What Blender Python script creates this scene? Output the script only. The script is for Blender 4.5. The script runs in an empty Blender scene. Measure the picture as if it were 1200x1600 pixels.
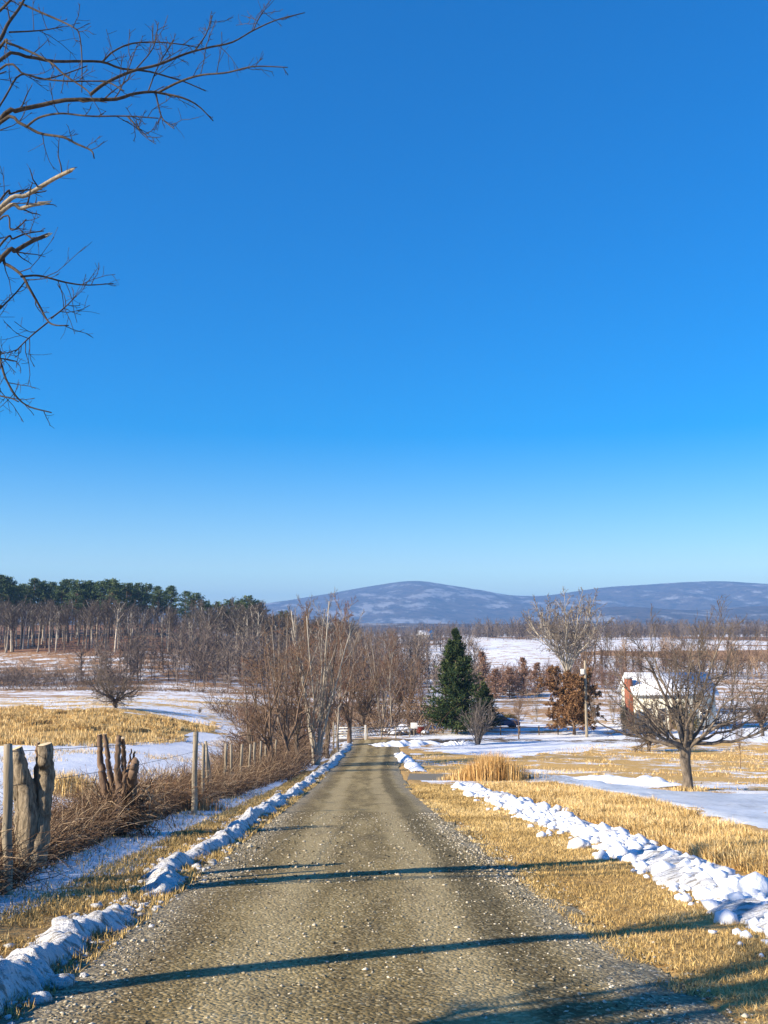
import bpy, bmesh, math
import numpy as np
from mathutils import Vector

R = math.radians
scene = bpy.context.scene
COL = scene.collection

# ------------------------------------------------------------------ camera
PITCH, EYE, FPX = R(7.03), 1.6, 1500.0
cd = bpy.data.cameras.new('camera'); cam = bpy.data.objects.new('camera', cd); COL.objects.link(cam)
cd.sensor_fit = 'VERTICAL'; cd.sensor_height = 36.0; cd.sensor_width = 27.0
cd.lens = 36.0 * FPX / 1600.0
cd.clip_start = 0.05; cd.clip_end = 60000
cam.location = (0, 0, EYE); cam.rotation_euler = (math.pi / 2 + PITCH, 0, 0)
scene.camera = cam

# ------------------------------------------------------------------ sky, sun, exposure
SUN_EL, SUN_AZ = R(25.0), R(243.0)            # azimuth clockwise from +Y: behind and to the left
S = Vector((math.sin(SUN_AZ) * math.cos(SUN_EL), math.cos(SUN_AZ) * math.cos(SUN_EL), math.sin(SUN_EL)))
world = bpy.data.worlds.new('World'); scene.world = world; world.use_nodes = True
wn, wl = world.node_tree.nodes, world.node_tree.links
wn.clear()
sky = wn.new('ShaderNodeTexSky'); sky.sky_type = 'NISHITA'; sky.sun_disc = False
sky.sun_elevation = SUN_EL; sky.sun_rotation = SUN_AZ
sky.altitude = 0; sky.air_density = 1.0; sky.dust_density = 0.25; sky.ozone_density = 3.0
hsv = wn.new('ShaderNodeHueSaturation'); hsv.inputs['Saturation'].default_value = 1.9; hsv.inputs['Hue'].default_value = 0.513
bg = wn.new('ShaderNodeBackground'); bg.inputs[1].default_value = 0.132
wo = wn.new('ShaderNodeOutputWorld')
gam = wn.new('ShaderNodeGamma'); gam.inputs[1].default_value = 0.8
wl.new(sky.outputs[0], gam.inputs[0]); wl.new(gam.outputs[0], hsv.inputs['Color']); wl.new(hsv.outputs[0], bg.inputs[0]); wl.new(bg.outputs[0], wo.inputs[0])
sd = bpy.data.lights.new('sun', 'SUN'); so = bpy.data.objects.new('sun', sd); COL.objects.link(so)
sd.energy = 5.0; sd.angle = R(0.5); sd.color = (1.0, 0.87, 0.68)
so.rotation_euler = (-S).to_track_quat('-Z', 'Y').to_euler(); so.location = (-30, -20, 40)
vs = scene.view_settings
scene.display_settings.display_device = 'sRGB'
vs.view_transform = 'Standard'; vs.look = 'None'; vs.gamma = 1.0; vs.use_curve_mapping = False
vs.exposure = 1.02
scene.cycles.max_bounces = 5; scene.cycles.diffuse_bounces = 2; scene.cycles.glossy_bounces = 2
scene.cycles.transmission_bounces = 2; scene.cycles.volume_bounces = 0; scene.cycles.transparent_max_bounces = 4
scene.cycles.use_denoising = True

# ------------------------------------------------------------------ numeric helpers
def _hash(ix, iy, s):
    h = (ix.astype(np.int64) * 374761393 + iy.astype(np.int64) * 668265263 + s * 1274126177) & 0x7fffffff
    h = ((h ^ (h >> 13)) * 1274126177) & 0x7fffffff
    return ((h ^ (h >> 16)) & 0xffff) / 65535.0
def vnoise(x, y, s=0):
    x = np.asarray(x, float); y = np.asarray(y, float)
    ix, iy = np.floor(x), np.floor(y); fx, fy = x - ix, y - iy
    fx = fx * fx * (3 - 2 * fx); fy = fy * fy * (3 - 2 * fy)
    a, b = _hash(ix, iy, s), _hash(ix + 1, iy, s)
    c, d = _hash(ix, iy + 1, s), _hash(ix + 1, iy + 1, s)
    return (a + (b - a) * fx) * (1 - fy) + (c + (d - c) * fx) * fy
def fbm(x, y, s=0, o=4):
    t, a, n = 0, .5, 0
    for i in range(o):
        t = t + a * vnoise(x * 2 ** i, y * 2 ** i, s + i * 17); n += a; a *= .5
    return t / n
def sstep(a, b, x):
    t = np.clip((x - a) / (b - a), 0, 1); return t * t * (3 - 2 * t)

# ------------------------------------------------------------------ terrain
_ty = np.arange(-200, 10001, 1.0)
def _table(pts, sg=7):
    xs, zs = zip(*pts); z = np.interp(_ty, xs, zs)
    k = np.exp(-.5 * (np.arange(-3 * sg, 3 * sg + 1) / sg) ** 2); k /= k.sum()
    p = np.pad(z, 3 * sg, mode='reflect', reflect_type='odd')
    return np.convolve(p, k, 'valid')
_zr = _table([(-200, 24.4), (0, 0), (45, -5.49), (60, -7.0), (78, -8.45), (95, -9.2), (110, -9.5), (140, -9.75), (200, -10.2), (300, -10.6),
              (420, -10.2), (600, -9.5), (1000, -8), (2000, -6), (10000, -6)])
_zl = _table([(-200, 0), (0, .1), (12, .2), (24, .6), (40, 1.0), (60, 1.7), (100, 3.0), (130, 2.0), (160, 1.0), (185, .7), (230, 3.6), (270, 7),
              (330, 11), (420, 15), (700, 14), (1500, 4), (3000, 0), (10000, 0)])
def XC(y): return np.interp(y, [-60, 0, 20, 40, 58, 78, 95, 120], [1.5, 0, -.5, -1.0, -1.3, -1.05, -.8, -.8])
def H(x, y):
    x = np.asarray(x, float); y = np.asarray(y, float)
    z = np.interp(y, _ty, _zr)
    yy = np.maximum(y, 0)
    m = sstep(0, 1, (-(x) - (3.2 + .05 * yy)) / (6 + .17 * yy))
    z = z + np.interp(y, _ty, _zl) * m
    z = z + np.interp(y, [150, 300, 450, 600, 900, 1500, 3000], [0, 1.2, 4.5, 6.2, 4, 1, 0]) * sstep(-20, 60, x)
    far = sstep(120, 500, yy)
    z = z + far * (fbm(x / 210 + 3.1, yy / 260, 5, 3) - .5) * 7.0
    u = x - XC(y)
    rough = sstep(2.2, 4.5, np.abs(u)) * (1 - sstep(70, 140, yy))
    z = z + rough * ((fbm(x / 1.7, y / 1.7, 9, 3) - .5) * .16 + (fbm(x / 9, y / 9, 11, 2) - .5) * .35 * sstep(4, 12, np.abs(u)))
    return z
CP, SP = math.cos(PITCH), math.sin(PITCH)
def ray(px, py):
    cx, cy = (px - 600) / FPX, (800 - py) / FPX
    return np.array([cx, CP - cy * SP, cy * CP + SP])
def P(px, py, d):
    r = ray(px, py); return np.array([r[0] / r[1] * d, d, EYE + r[2] / r[1] * d])
def at(px, py):
    r = ray(px, py); r = r / r[1]
    ds = np.concatenate([np.arange(3, 200, .25), np.arange(200, 4000, 2.0)])
    hit = EYE + r[2] * ds < H(r[0] * ds, ds)
    if not hit.any(): d = 4000.
    else:
        i = int(np.argmax(hit)); lo, hi = ds[max(i - 1, 0)], ds[i]
        for _ in range(24):
            m = .5 * (lo + hi)
            if EYE + r[2] * m < H(r[0] * m, m): hi = m
            else: lo = m
        d = hi
    return np.array([r[0] * d, d, float(H(r[0] * d, d))])
def pos(px, d):
    x = (px - 600) / FPX * d
    for _ in range(4):
        q = (float(H(x, d)) - EYE) / d
        cy = (q * CP - SP) / (CP + q * SP); x = (px - 600) / FPX * d / (CP - cy * SP)
    return np.array([x, d, float(H(x, d))])
def ztop(py, d): return P(600, py, d)[2]

# ------------------------------------------------------------------ materials
def mat(name, base, rough=.9, build=None, spec=.2):
    m = bpy.data.materials.new(name); m.use_nodes = True
    n, l = m.node_tree.nodes, m.node_tree.links
    b = n['Principled BSDF']; b.inputs['Base Color'].default_value = (*base, 1); b.inputs['Roughness'].default_value = rough
    b.inputs['Specular IOR Level'].default_value = spec
    if build: build(n, l, b)
    return m
def N(n, t, **kw):
    x = n.new(t)
    for k, v in kw.items():
        if k in x.inputs: x.inputs[k].default_value = v
        else: setattr(x, k, v)
    return x
def coords(n, l, scale=(1, 1, 1), kind='Object'):
    if kind == 'World': c = n.new('ShaderNodeNewGeometry').outputs['Position']
    else: c = n.new('ShaderNodeTexCoord').outputs[kind]
    mp = n.new('ShaderNodeMapping'); mp.inputs['Scale'].default_value = scale
    l.new(c, mp.inputs['Vector']); return mp.outputs[0]
def noise(n, l, v, scale, detail=4, rough=.55):
    t = n.new('ShaderNodeTexNoise'); t.inputs['Scale'].default_value = scale; t.inputs['Detail'].default_value = detail
    t.inputs['Roughness'].default_value = rough; l.new(v, t.inputs['Vector']); return t.outputs['Fac']
def ramp(n, l, f, stops):
    r = n.new('ShaderNodeValToRGB'); e = r.color_ramp.elements
    while len(e) < len(stops): e.new(.5)
    for i, (p, c) in enumerate(stops): e[i].position = p; e[i].color = (*c, 1)
    l.new(f, r.inputs[0]); return r.outputs[0]
def mixc(n, l, f, a, b):
    m = n.new('ShaderNodeMix'); m.data_type = 'RGBA'
    for s, v in ((m.inputs[0], f), (m.inputs[6], a), (m.inputs[7], b)):
        if isinstance(v, (int, float)): s.default_value = v
        elif isinstance(v, tuple): s.default_value = (*v, 1)
        else: l.new(v, s)
    return m.outputs[2]
def math_(n, l, op, a, b=0., clamp=False):
    m = n.new('ShaderNodeMath'); m.operation = op; m.use_clamp = clamp
    for s, v in zip(m.inputs, (a, b)):
        if isinstance(v, (int, float)): s.default_value = v
        else: l.new(v, s)
    return m.outputs[0]
def mrange(n, l, v, a, b, c=0., d=1.):
    m = n.new('ShaderNodeMapRange'); m.interpolation_type = 'SMOOTHSTEP'; l.new(v, m.inputs[0])
    for i, q in enumerate((a, b, c, d)): m.inputs[i + 1].default_value = q
    return m.outputs[0]
def bump(n, l, b, h, strength=.5, dist=.02):
    p = n.new('ShaderNodeBump'); p.inputs['Strength'].default_value = strength; p.inputs['Distance'].default_value = dist
    l.new(h, p.inputs['Height']); l.new(p.outputs[0], b.inputs['Normal'])

def bark(name, dark, light, sc=6., stretch=.25, strength=.7, dist=.02):
    def f(n, l, b):
        v = coords(n, l, (1, 1, stretch)); a = noise(n, l, v, sc, 5, .65); c = noise(n, l, v, sc * .22, 3)
        q = math_(n, l, 'ADD', math_(n, l, 'MULTIPLY', a, .7), math_(n, l, 'MULTIPLY', c, .3))
        l.new(ramp(n, l, q, [(.32, dark), (.62, light)]), b.inputs['Base Color']); bump(n, l, b, a, strength, dist)
    return mat(name, light, .95, f, .1)
def varied(name, stops, rough=.9, trans=0.):
    def f(n, l, b):
        a = n.new('ShaderNodeAttribute'); a.attribute_name = 'v'
        l.new(ramp(n, l, a.outputs['Fac'], stops), b.inputs['Base Color'])
    return mat(name, stops[0][1], rough, f, .1)

M = {}
M['bark_dark'] = bark('dark_bark', (.055, .042, .034), (.20, .155, .115), 14)
M['bark_black'] = bark('shade_toned_bark', (.022, .018, .016), (.10, .08, .062), 22)  # near-black tone imitates the shade of backlit limbs seen from below
M['bark_brown'] = bark('brown_bark', (.075, .05, .036), (.25, .17, .115), 12)
M['bark_grey'] = bark('grey_bark', (.10, .085, .07), (.42, .36, .29), 9)
M['bark_old'] = bark('fissured_bark', (.04, .032, .025), (.25, .20, .15), 9, .35, 1., .05)
M['bark_sun'] = bark('sun_toned_bark', (.26, .225, .18), (.66, .59, .49), 4)  # bark colour lightened so forest trunks look sunlit
M['bark_rough'] = bark('rough_bark', (.05, .038, .026), (.42, .34, .24), 42, .16, 1., .03)
M['bark_pale'] = bark('pale_bark', (.15, .13, .105), (.52, .46, .37), 7)
M['twig_forest'] = bark('forest_twigs', (.03, .025, .022), (.15, .12, .10), 4)
M['orchard'] = bark('orchard_bark', (.045, .036, .03), (.20, .16, .125), 12)
M['twig_brown'] = bark('brown_twigs', (.06, .038, .026), (.25, .16, .10), 5)
M['twig_grey'] = bark('grey_twigs', (.10, .08, .07), (.26, .215, .175), 3)
M['twig_red'] = bark('red_brown_twigs', (.07, .038, .026), (.26, .145, .095), 5)
M['wood_cut'] = bark('cut_wood', (.50, .37, .21), (.72, .58, .38), 20, .3)
M['wood_grey'] = bark('weathered_wood', (.13, .105, .075), (.40, .34, .25), 16, .08)
M['bramble'] = varied('bramble_stems', [(0, (.03, .02, .015)), (.5, (.15, .09, .055)), (.8, (.30, .20, .12)), (1, (.58, .43, .27))])
M['brush'] = varied('brush_stems', [(0, (.035, .024, .018)), (.5, (.13, .082, .055)), (1, (.40, .28, .18))])
M['scrub'] = varied('scrub_stems', [(0, (.09, .055, .045)), (.5, (.18, .11, .085)), (1, (.30, .20, .15))])
M['woods'] = varied('wood_twigs', [(0, (.06, .048, .042)), (.5, (.13, .10, .085)), (1, (.22, .18, .15))])
M['grass_gold'] = varied('golden_grass', [(0, (.22, .13, .05)), (.4, (.62, .405, .145)), (1, (.92, .71, .37))])
M['grass_tawny'] = varied('tawny_grass', [(0, (.24, .11, .035)), (.5, (.58, .33, .105)), (1, (.84, .60, .28))])
M['grass_verge'] = varied('verge_grass', [(0, (.12, .08, .035)), (.35, (.36, .25, .10)), (.65, (.62, .43, .165)), (1, (.86, .68, .36))])
M['grass_rust'] = varied('rust_grass', [(0, (.22, .09, .04)), (.5, (.42, .20, .085)), (1, (.6, .36, .17))])
M['leaf_rust'] = varied('rust_leaves', [(0, (.07, .036, .018)), (.5, (.19, .098, .045)), (1, (.33, .19, .09))])
M['leaf_bronze'] = varied('bronze_needles', [(0, (.11, .06, .04)), (.5, (.26, .15, .10)), (1, (.46, .29, .20))])
M['needle'] = varied('evergreen_needles', [(0, (.010, .022, .014)), (.5, (.032, .06, .024)), (1, (.12, .14, .045))])
M['needle_pine'] = varied('pine_needles', [(0, (.02, .04, .022)), (.5, (.065, .105, .045)), (1, (.17, .20, .085))])
M['leaf_olive'] = varied('olive_leaves', [(0, (.04, .035, .015)), (.5, (.10, .085, .03)), (1, (.2, .15, .06))])
M['stone'] = varied('gravel_stones', [(0, (.10, .085, .055)), (.5, (.33, .28, .185)), (1, (.66, .60, .48))])

def _snow(n, l, b):
    v = coords(n, l, (1, 1, 1), 'World')
    a = noise(n, l, v, 3.2, 6, .62); c = noise(n, l, v, 14., 5, .65)
    l.new(ramp(n, l, a, [(.25, (.70, .73, .79)), (.6, (.86, .88, .91))]), b.inputs['Base Color'])
    bump(n, l, b, math_(n, l, 'ADD', a, math_(n, l, 'MULTIPLY', c, .4)), .8, .05)
M['snow'] = mat('snow', (.85, .87, .9), .65, _snow, .3)
def _snowdirty(n, l, b):
    v = coords(n, l, (1, 1, 1), 'World')
    a = noise(n, l, v, 2.1, 6, .65); c = noise(n, l, v, 26., 4, .7)
    base = ramp(n, l, a, [(.3, (.66, .67, .68)), (.6, (.88, .88, .88))])
    mp = n.new('ShaderNodeMapping'); mp.inputs['Rotation'].default_value = (0, 0, R(-40)); mp.inputs['Scale'].default_value = (1, 6, 2); l.new(v, mp.inputs['Vector'])
    st = noise(n, l, mp.outputs[0], 3.4, 5, .7)
    dirt = math_(n, l, 'MAXIMUM', mrange(n, l, c, .58, .72), mrange(n, l, st, .50, .62))
    l.new(mixc(n, l, math_(n, l, 'MULTIPLY', dirt, .78), base, (.19, .155, .10)), b.inputs['Base Color'])
    bump(n, l, b, math_(n, l, 'ADD', math_(n, l, 'MULTIPLY', st, 1.2), math_(n, l, 'MULTIPLY', c, .5)), 1., .07)
M['snow_dirty'] = mat('ploughed_snow', (.8, .82, .85), .7, _snowdirty, .3)
def _ice(n, l, b):
    v = coords(n, l, (1, .45, 1), 'World'); a = noise(n, l, v, .9, 6, .6); c = noise(n, l, v, 6., 5, .6)
    q = math_(n, l, 'ADD', math_(n, l, 'MULTIPLY', a, .6), math_(n, l, 'MULTIPLY', c, .4))
    ua = n.new('ShaderNodeAttribute'); ua.attribute_name = 'u'; ice = ramp(n, l, q, [(.30, (.34, .35, .36)), (.47, (.54, .58, .63)), (.65, (.70, .74, .79))])
    dr = mrange(n, l, math_(n, l, 'ADD', ua.outputs['Fac'], math_(n, l, 'MULTIPLY', math_(n, l, 'SUBTRACT', c, .5), .5)), .34, .16)
    l.new(mixc(n, l, dr, ice, (.24, .18, .085)), b.inputs['Base Color']); bump(n, l, b, c, .5, .03)
M['ice'] = mat('packed_snow', (.6, .65, .7), .5, _ice, .4)

def _ground(n, l, b):
    v = coords(n, l, (1, 1, 1), 'World')
    at_ = n.new('ShaderNodeAttribute'); at_.attribute_name = 'cover'
    sp = n.new('ShaderNodeSeparateColor'); l.new(at_.outputs['Color'], sp.inputs[0])
    sn, go, di = sp.outputs
    big = noise(n, l, v, .16, 6, .62); mid = noise(n, l, v, .9, 5, .6); fine = noise(n, l, v, 9., 5, .7); vf = noise(n, l, v, 60., 3, .7)
    gold = ramp(n, l, fine, [(.3, (.28, .15, .045)), (.5, (.60, .375, .12)), (.7, (.82, .58, .24))])
    brown = ramp(n, l, mid, [(.3, (.13, .06, .035)), (.5, (.27, .135, .075)), (.7, (.42, .27, .15))])
    veg = mixc(n, l, go, brown, gold)
    tone = math_(n, l, 'ADD', math_(n, l, 'MULTIPLY', big, .5), .75)
    tm = n.new('ShaderNodeMix'); tm.data_type = 'RGBA'; tm.blend_type = 'MULTIPLY'; tm.inputs[0].default_value = 1
    l.new(veg, tm.inputs[6]); cc = n.new('ShaderNodeCombineColor'); [l.new(tone, cc.inputs[i]) for i in range(3)]; l.new(cc.outputs[0], tm.inputs[7])
    dirt = ramp(n, l, vf, [(.3, (.055, .043, .03)), (.7, (.20, .16, .11))])
    veg2 = mixc(n, l, di, tm.outputs[2], dirt)
    q = math_(n, l, 'ADD', math_(n, l, 'MULTIPLY', big, .45), math_(n, l, 'ADD', math_(n, l, 'MULTIPLY', mid, .33), math_(n, l, 'MULTIPLY', fine, .22)))
    d = math_(n, l, 'ADD', math_(n, l, 'MULTIPLY', sn, .6), math_(n, l, 'MULTIPLY', q, -1.0))     # snow where sn*.6+.2 > noise
    f = mrange(n, l, d, -.215, -.175)
    snow = ramp(n, l, mid, [(.3, (.74, .76, .80)), (.6, (.86, .87, .89))])
    l.new(mixc(n, l, f, veg2, snow), b.inputs['Base Color'])
    h = math_(n, l, 'ADD', math_(n, l, 'MULTIPLY', fine, .6), math_(n, l, 'MULTIPLY', mid, .8)); bump(n, l, b, h, .7, .12)
M['ground'] = mat('winter_ground', (.4, .3, .15), .9, _ground, .15)

def _road(n, l, b):
    v = coords(n, l, (1, 1, 1), 'World')
    ua = n.new('ShaderNodeAttribute'); ua.attribute_name = 'u'; u = ua.outputs['Fac']
    vl = coords(n, l, (1, .12, 1), 'World')
    streak = noise(n, l, vl, 2.2, 5, .6); big = noise(n, l, v, .35, 4); fine = noise(n, l, v, 45., 4, .75)
    vo = n.new('ShaderNodeTexVoronoi'); vo.inputs['Scale'].default_value = 34; l.new(v, vo.inputs['Vector'])
    vs2 = n.new('ShaderNodeSeparateColor'); l.new(vo.outputs['Color'], vs2.inputs[0])
    vo2 = n.new('ShaderNodeTexVoronoi'); vo2.inputs['Scale'].default_value = 15; l.new(v, vo2.inputs['Vector'])
    v2 = n.new('ShaderNodeSeparateColor'); l.new(vo2.outputs['Color'], v2.inputs[0])
    base = ramp(n, l, streak, [(.30, (.12, .086, .034)), (.5, (.265, .195, .08)), (.68, (.43, .33, .15))])
    uw = math_(n, l, 'ADD', u, math_(n, l, 'MULTIPLY', math_(n, l, 'SUBTRACT', big, .5), .5))
    edge = mrange(n, l, math_(n, l, 'ABSOLUTE', uw), 1.45, 2.0)                 # loose stone along the edges
    trk = mrange(n, l, math_(n, l, 'ABSOLUTE', math_(n, l, 'SUBTRACT', math_(n, l, 'ABSOLUTE', uw), .8)), .42, .12)  # wheel tracks
    c1 = mixc(n, l, math_(n, l, 'MULTIPLY', trk, .72), base, (.50, .39, .20))
    dk = mrange(n, l, math_(n, l, 'ABSOLUTE', math_(n, l, 'SUBTRACT', uw, 1.3)), .38, .1)
    c1 = mixc(n, l, math_(n, l, 'MULTIPLY', dk, .75), c1, (.065, .052, .025))
    lf = mrange(n, l, uw, -1.0, -1.7)
    c1 = mixc(n, l, math_(n, l, 'MULTIPLY', lf, .65), c1, (.105, .07, .033))
    pot = mrange(n, l, noise(n, l, coords(n, l, (1, .5, 1), 'World'), 1.1, 6, .62), .53, .66); c1 = mixc(n, l, math_(n, l, 'MULTIPLY', pot, .55), c1, (.085, .065, .035))
    st = ramp(n, l, vs2.outputs[0], [(.0, (.04, .03, .013)), (.5, (.20, .15, .065)), (.8, (.40, .31, .155)), (1., (.80, .68, .42))])
    amt = math_(n, l, 'ADD', .34, math_(n, l, 'MULTIPLY', edge, .3))
    c2 = mixc(n, l, amt, c1, st)
    big_st = mrange(n, l, v2.outputs[1], .80, .84)
    inner = mrange(n, l, vo2.outputs['Distance'], .36, .26)
    dens = math_(n, l, 'ADD', math_(n, l, 'MULTIPLY', mrange(n, l, big, .45, .65), .5), math_(n, l, 'MULTIPLY', edge, .6))
    c3 = mixc(n, l, math_(n, l, 'MULTIPLY', math_(n, l, 'MULTIPLY', big_st, inner), dens), c2, (.58, .53, .42))
    c4 = mixc(n, l, math_(n, l, 'MULTIPLY', edge, .25), c3, (.40, .38, .33))
    l.new(c4, b.inputs['Base Color'])
    h = math_(n, l, 'ADD', math_(n, l, 'MULTIPLY', vo.outputs['Distance'], -.8), math_(n, l, 'ADD', math_(n, l, 'MULTIPLY', fine, .5), math_(n, l, 'MULTIPLY', math_(n, l, 'MULTIPLY', big_st, inner), .6)))
    bump(n, l, b, h, .85, .017)
M['road'] = mat('gravel', (.2, .17, .1), .95, _road, .15)

def _mount(n, l, b):
    v = coords(n, l, (1, 1, 1), 'World')
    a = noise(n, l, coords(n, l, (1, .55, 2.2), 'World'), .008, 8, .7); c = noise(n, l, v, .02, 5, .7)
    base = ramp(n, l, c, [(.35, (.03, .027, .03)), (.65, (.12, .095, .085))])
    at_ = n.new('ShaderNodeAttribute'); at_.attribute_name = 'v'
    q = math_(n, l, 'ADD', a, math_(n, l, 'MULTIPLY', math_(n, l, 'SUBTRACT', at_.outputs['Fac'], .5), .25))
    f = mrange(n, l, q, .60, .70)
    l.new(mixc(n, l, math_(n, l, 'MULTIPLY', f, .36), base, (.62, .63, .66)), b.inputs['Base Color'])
M['mount'] = mat('wooded_mountain', (.12, .1, .09), 1., _mount, 0.)

M['white_paint'] = mat('white_paint', (.72, .70, .64), .6)
M['cream_wall'] = bark('cream_wall', (.62, .57, .44), (.78, .74, .62), 3, .2, .2)
M['brick'] = bark('red_brick', (.20, .065, .04), (.38, .15, .09), 14, 1.)
M['glass_dark'] = mat('dark_glass', (.03, .035, .05), .15, None, .6)
M['roof_dark'] = bark('dark_roofing', (.04, .042, .06), (.09, .095, .125), 3, 1.)
M['car_blue'] = mat('blue_car_paint', (.03, .05, .12), .3, None, .6)
M['tyre'] = mat('rubber', (.02, .02, .02), .8)
M['metal'] = bark('dull_metal', (.25, .25, .25), (.42, .42, .42), 8, 1.)
M['red_paint'] = bark('faded_red_paint', (.22, .025, .02), (.40, .06, .045), 5, 1., .2)
M['wire'] = mat('wire', (.10, .085, .07), .6)

# ------------------------------------------------------------------ mesh helpers
def mesh(name, verts, faces, m, smooth=False, v=None, mats=None, fmat=None):
    """faces: list of (F,k) index arrays; v: one float per face"""
    me = bpy.data.meshes.new(name)
    verts = np.ascontiguousarray(verts, dtype=np.float32).reshape(-1, 3)
    faces = [np.asarray(f, dtype=np.int32) for f in (faces if isinstance(faces, (list, tuple)) else [faces]) if len(f)]
    tot = np.concatenate([np.full(len(f), f.shape[1], dtype=np.int32) for f in faces])
    idx = np.concatenate([f.ravel() for f in faces])
    st = np.concatenate([[0], np.cumsum(tot)[:-1]]).astype(np.int32)
    me.vertices.add(len(verts)); me.vertices.foreach_set('co', verts.ravel())
    me.loops.add(len(idx)); me.loops.foreach_set('vertex_index', idx)
    me.polygons.add(len(tot)); me.polygons.foreach_set('loop_start', st); me.polygons.foreach_set('loop_total', tot)
    if smooth: me.polygons.foreach_set('use_smooth', np.ones(len(tot), dtype=bool))
    if v is not None:
        a = me.attributes.new('v', 'FLOAT', 'FACE'); a.data.foreach_set('value', np.asarray(v, dtype=np.float32))
    for q in (mats or [m]): me.materials.append(q)
    if fmat is not None: me.polygons.foreach_set('material_index', np.asarray(fmat, dtype=np.int32))
    me.update(calc_edges=True)
    return me
def obj(name, me, parent=None, loc=(0, 0, 0)):
    o = bpy.data.objects.new(name, me); COL.objects.link(o); o.location = tuple(float(q) for q in loc)
    if parent: o.parent = parent
    return o
def thing(name, label, cat, loc=(0, 0, 0), rz=0., group=None, sc=None):
    o = obj(name, None, None, loc); o.rotation_euler = (0, 0, rz); o.empty_display_size = .3
    if sc is not None: o.scale = (sc, sc, sc) if np.isscalar(sc) else sc
    return tag(o, label, cat, group)
def tag(o, label=None, cat=None, group=None, kind=None):
    for k, q in (('label', label), ('category', cat), ('group', group), ('kind', kind)):
        if q: o[k] = q
    return o
def dup(o, parent=None, **kw):
    c = o.copy(); COL.objects.link(c); c.parent = parent
    for ch in list(o.children): dup(ch, c)
    return c
def joinf(parts):
    """join (verts, [faces], v) tuples"""
    V, F3, F4, v3, v4, off = [], [], [], [], [], 0
    for vv, ff, val in parts:
        V.append(np.asarray(vv).reshape(-1, 3)); pos_ = 0
        for f in ff:
            f = np.asarray(f)
            if not len(f): continue
            (F3 if f.shape[1] == 3 else F4).append(f + off)
            w = np.broadcast_to(val, (len(f),)) if np.ndim(val) == 0 else np.asarray(val)[pos_:pos_ + len(f)]
            pos_ += len(f); (v3 if f.shape[1] == 3 else v4).append(w)
        off += len(V[-1])
    F, v = [], []
    if F4: F.append(np.concatenate(F4)); v.append(np.concatenate(v4))
    if F3: F.append(np.concatenate(F3)); v.append(np.concatenate(v3))
    return np.concatenate(V), F, np.concatenate(v)
def tubes(Pt, Rd, sides=5, caps=True, val=None):
    """batch of polylines (B,k,3) with radii (B,k) -> (verts, faces, v)"""
    Pt = np.asarray(Pt, float); Rd = np.asarray(Rd, float)
    if Pt.ndim == 2: Pt, Rd = Pt[None], Rd[None]
    B, k, _ = Pt.shape
    T = np.gradient(Pt, axis=1); T /= np.linalg.norm(T, axis=2, keepdims=True) + 1e-9
    mean = T.mean(1); ref = np.where(np.abs(mean[:, 2:3]) > .8, np.array([[1., 0, 0]]), np.array([[0, 0, 1.]]))
    A = np.cross(T, ref[:, None, :]); A /= np.linalg.norm(A, axis=2, keepdims=True) + 1e-9
    C = np.cross(T, A)
    th = np.arange(sides) * 2 * np.pi / sides
    V = Pt[:, :, None, :] + Rd[:, :, None, None] * (np.cos(th)[None, None, :, None] * A[:, :, None, :] + np.sin(th)[None, None, :, None] * C[:, :, None, :])
    base = (np.arange(B) * k * sides)[:, None, None] + (np.arange(k - 1) * sides)[None, :, None]
    j = np.arange(sides)[None, None, :]; j2 = (j + 1) % sides
    q = np.stack([base + j, base + j2, base + sides + j2, base + sides + j], -1).reshape(-1, 4)
    F = [q]
    vv = np.repeat(np.zeros(B) if val is None else val, (k - 1) * sides)
    if caps and sides > 2:
        t = np.arange(1, sides - 1)
        e = (np.arange(B) * k * sides + (k - 1) * sides)[:, None]
        tri = np.stack([np.broadcast_to(e, (B, sides - 2)), e + t, e + t + 1], -1).reshape(-1, 3)
        return V.reshape(-1, 3), [q, tri], np.concatenate([vv, np.repeat(np.zeros(B) if val is None else val, sides - 2)])
    return V.reshape(-1, 3), F, vv
def smooth_line(pts, k):
    pts = np.asarray(pts, float); n = len(pts)
    p = np.vstack([2 * pts[0] - pts[1], pts, 2 * pts[-1] - pts[-2]])
    out = []
    for t in np.linspace(0, n - 1 - 1e-6, k):
        i = int(t); f = t - i; a, b, c, d = p[i], p[i + 1], p[i + 2], p[i + 3]
        out.append(.5 * (2 * b + (c - a) * f + (2 * a - 5 * b + 4 * c - d) * f * f + (3 * b - a - 3 * c + d) * f ** 3))
    return np.array(out)
def box(x0, x1, y0, y1, z0, z1):
    v = np.array([[x, y, z] for z in (z0, z1) for y in (y0, y1) for x in (x0, x1)], float)
    return v, [np.array([[0, 2, 3, 1], [4, 5, 7, 6], [0, 1, 5, 4], [2, 6, 7, 3], [0, 4, 6, 2], [1, 3, 7, 5]])], 0.
def prism(poly, y0, y1):
    """polygon in x,z extruded along y"""
    n = len(poly); v = np.array([[x, y0, z] for x, z in poly] + [[x, y1, z] for x, z in poly], float)
    i = np.arange(n); q = np.stack([i, (i + 1) % n, (i + 1) % n + n, i + n], -1)
    t = np.arange(1, n - 1); z = np.zeros_like(t)
    return v, [q, np.concatenate([np.stack([z, t + 1, t], -1), np.stack([z + n, t + n, t + 1 + n], -1)])], 0.
def build(name, parts, m, parent=None, loc=(0, 0, 0), smooth=False, bev=0.):
    V, F, v = joinf(parts if isinstance(parts, list) else [parts])
    me = mesh(name, V, F, m, smooth, v)
    if bev:
        bm = bmesh.new(); bm.from_mesh(me); bmesh.ops.bevel(bm, geom=bm.edges[:], offset=bev, segments=2, affect='EDGES', profile=.6); bm.to_mesh(me); bm.free()
    return obj(name, me, parent, loc)

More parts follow.
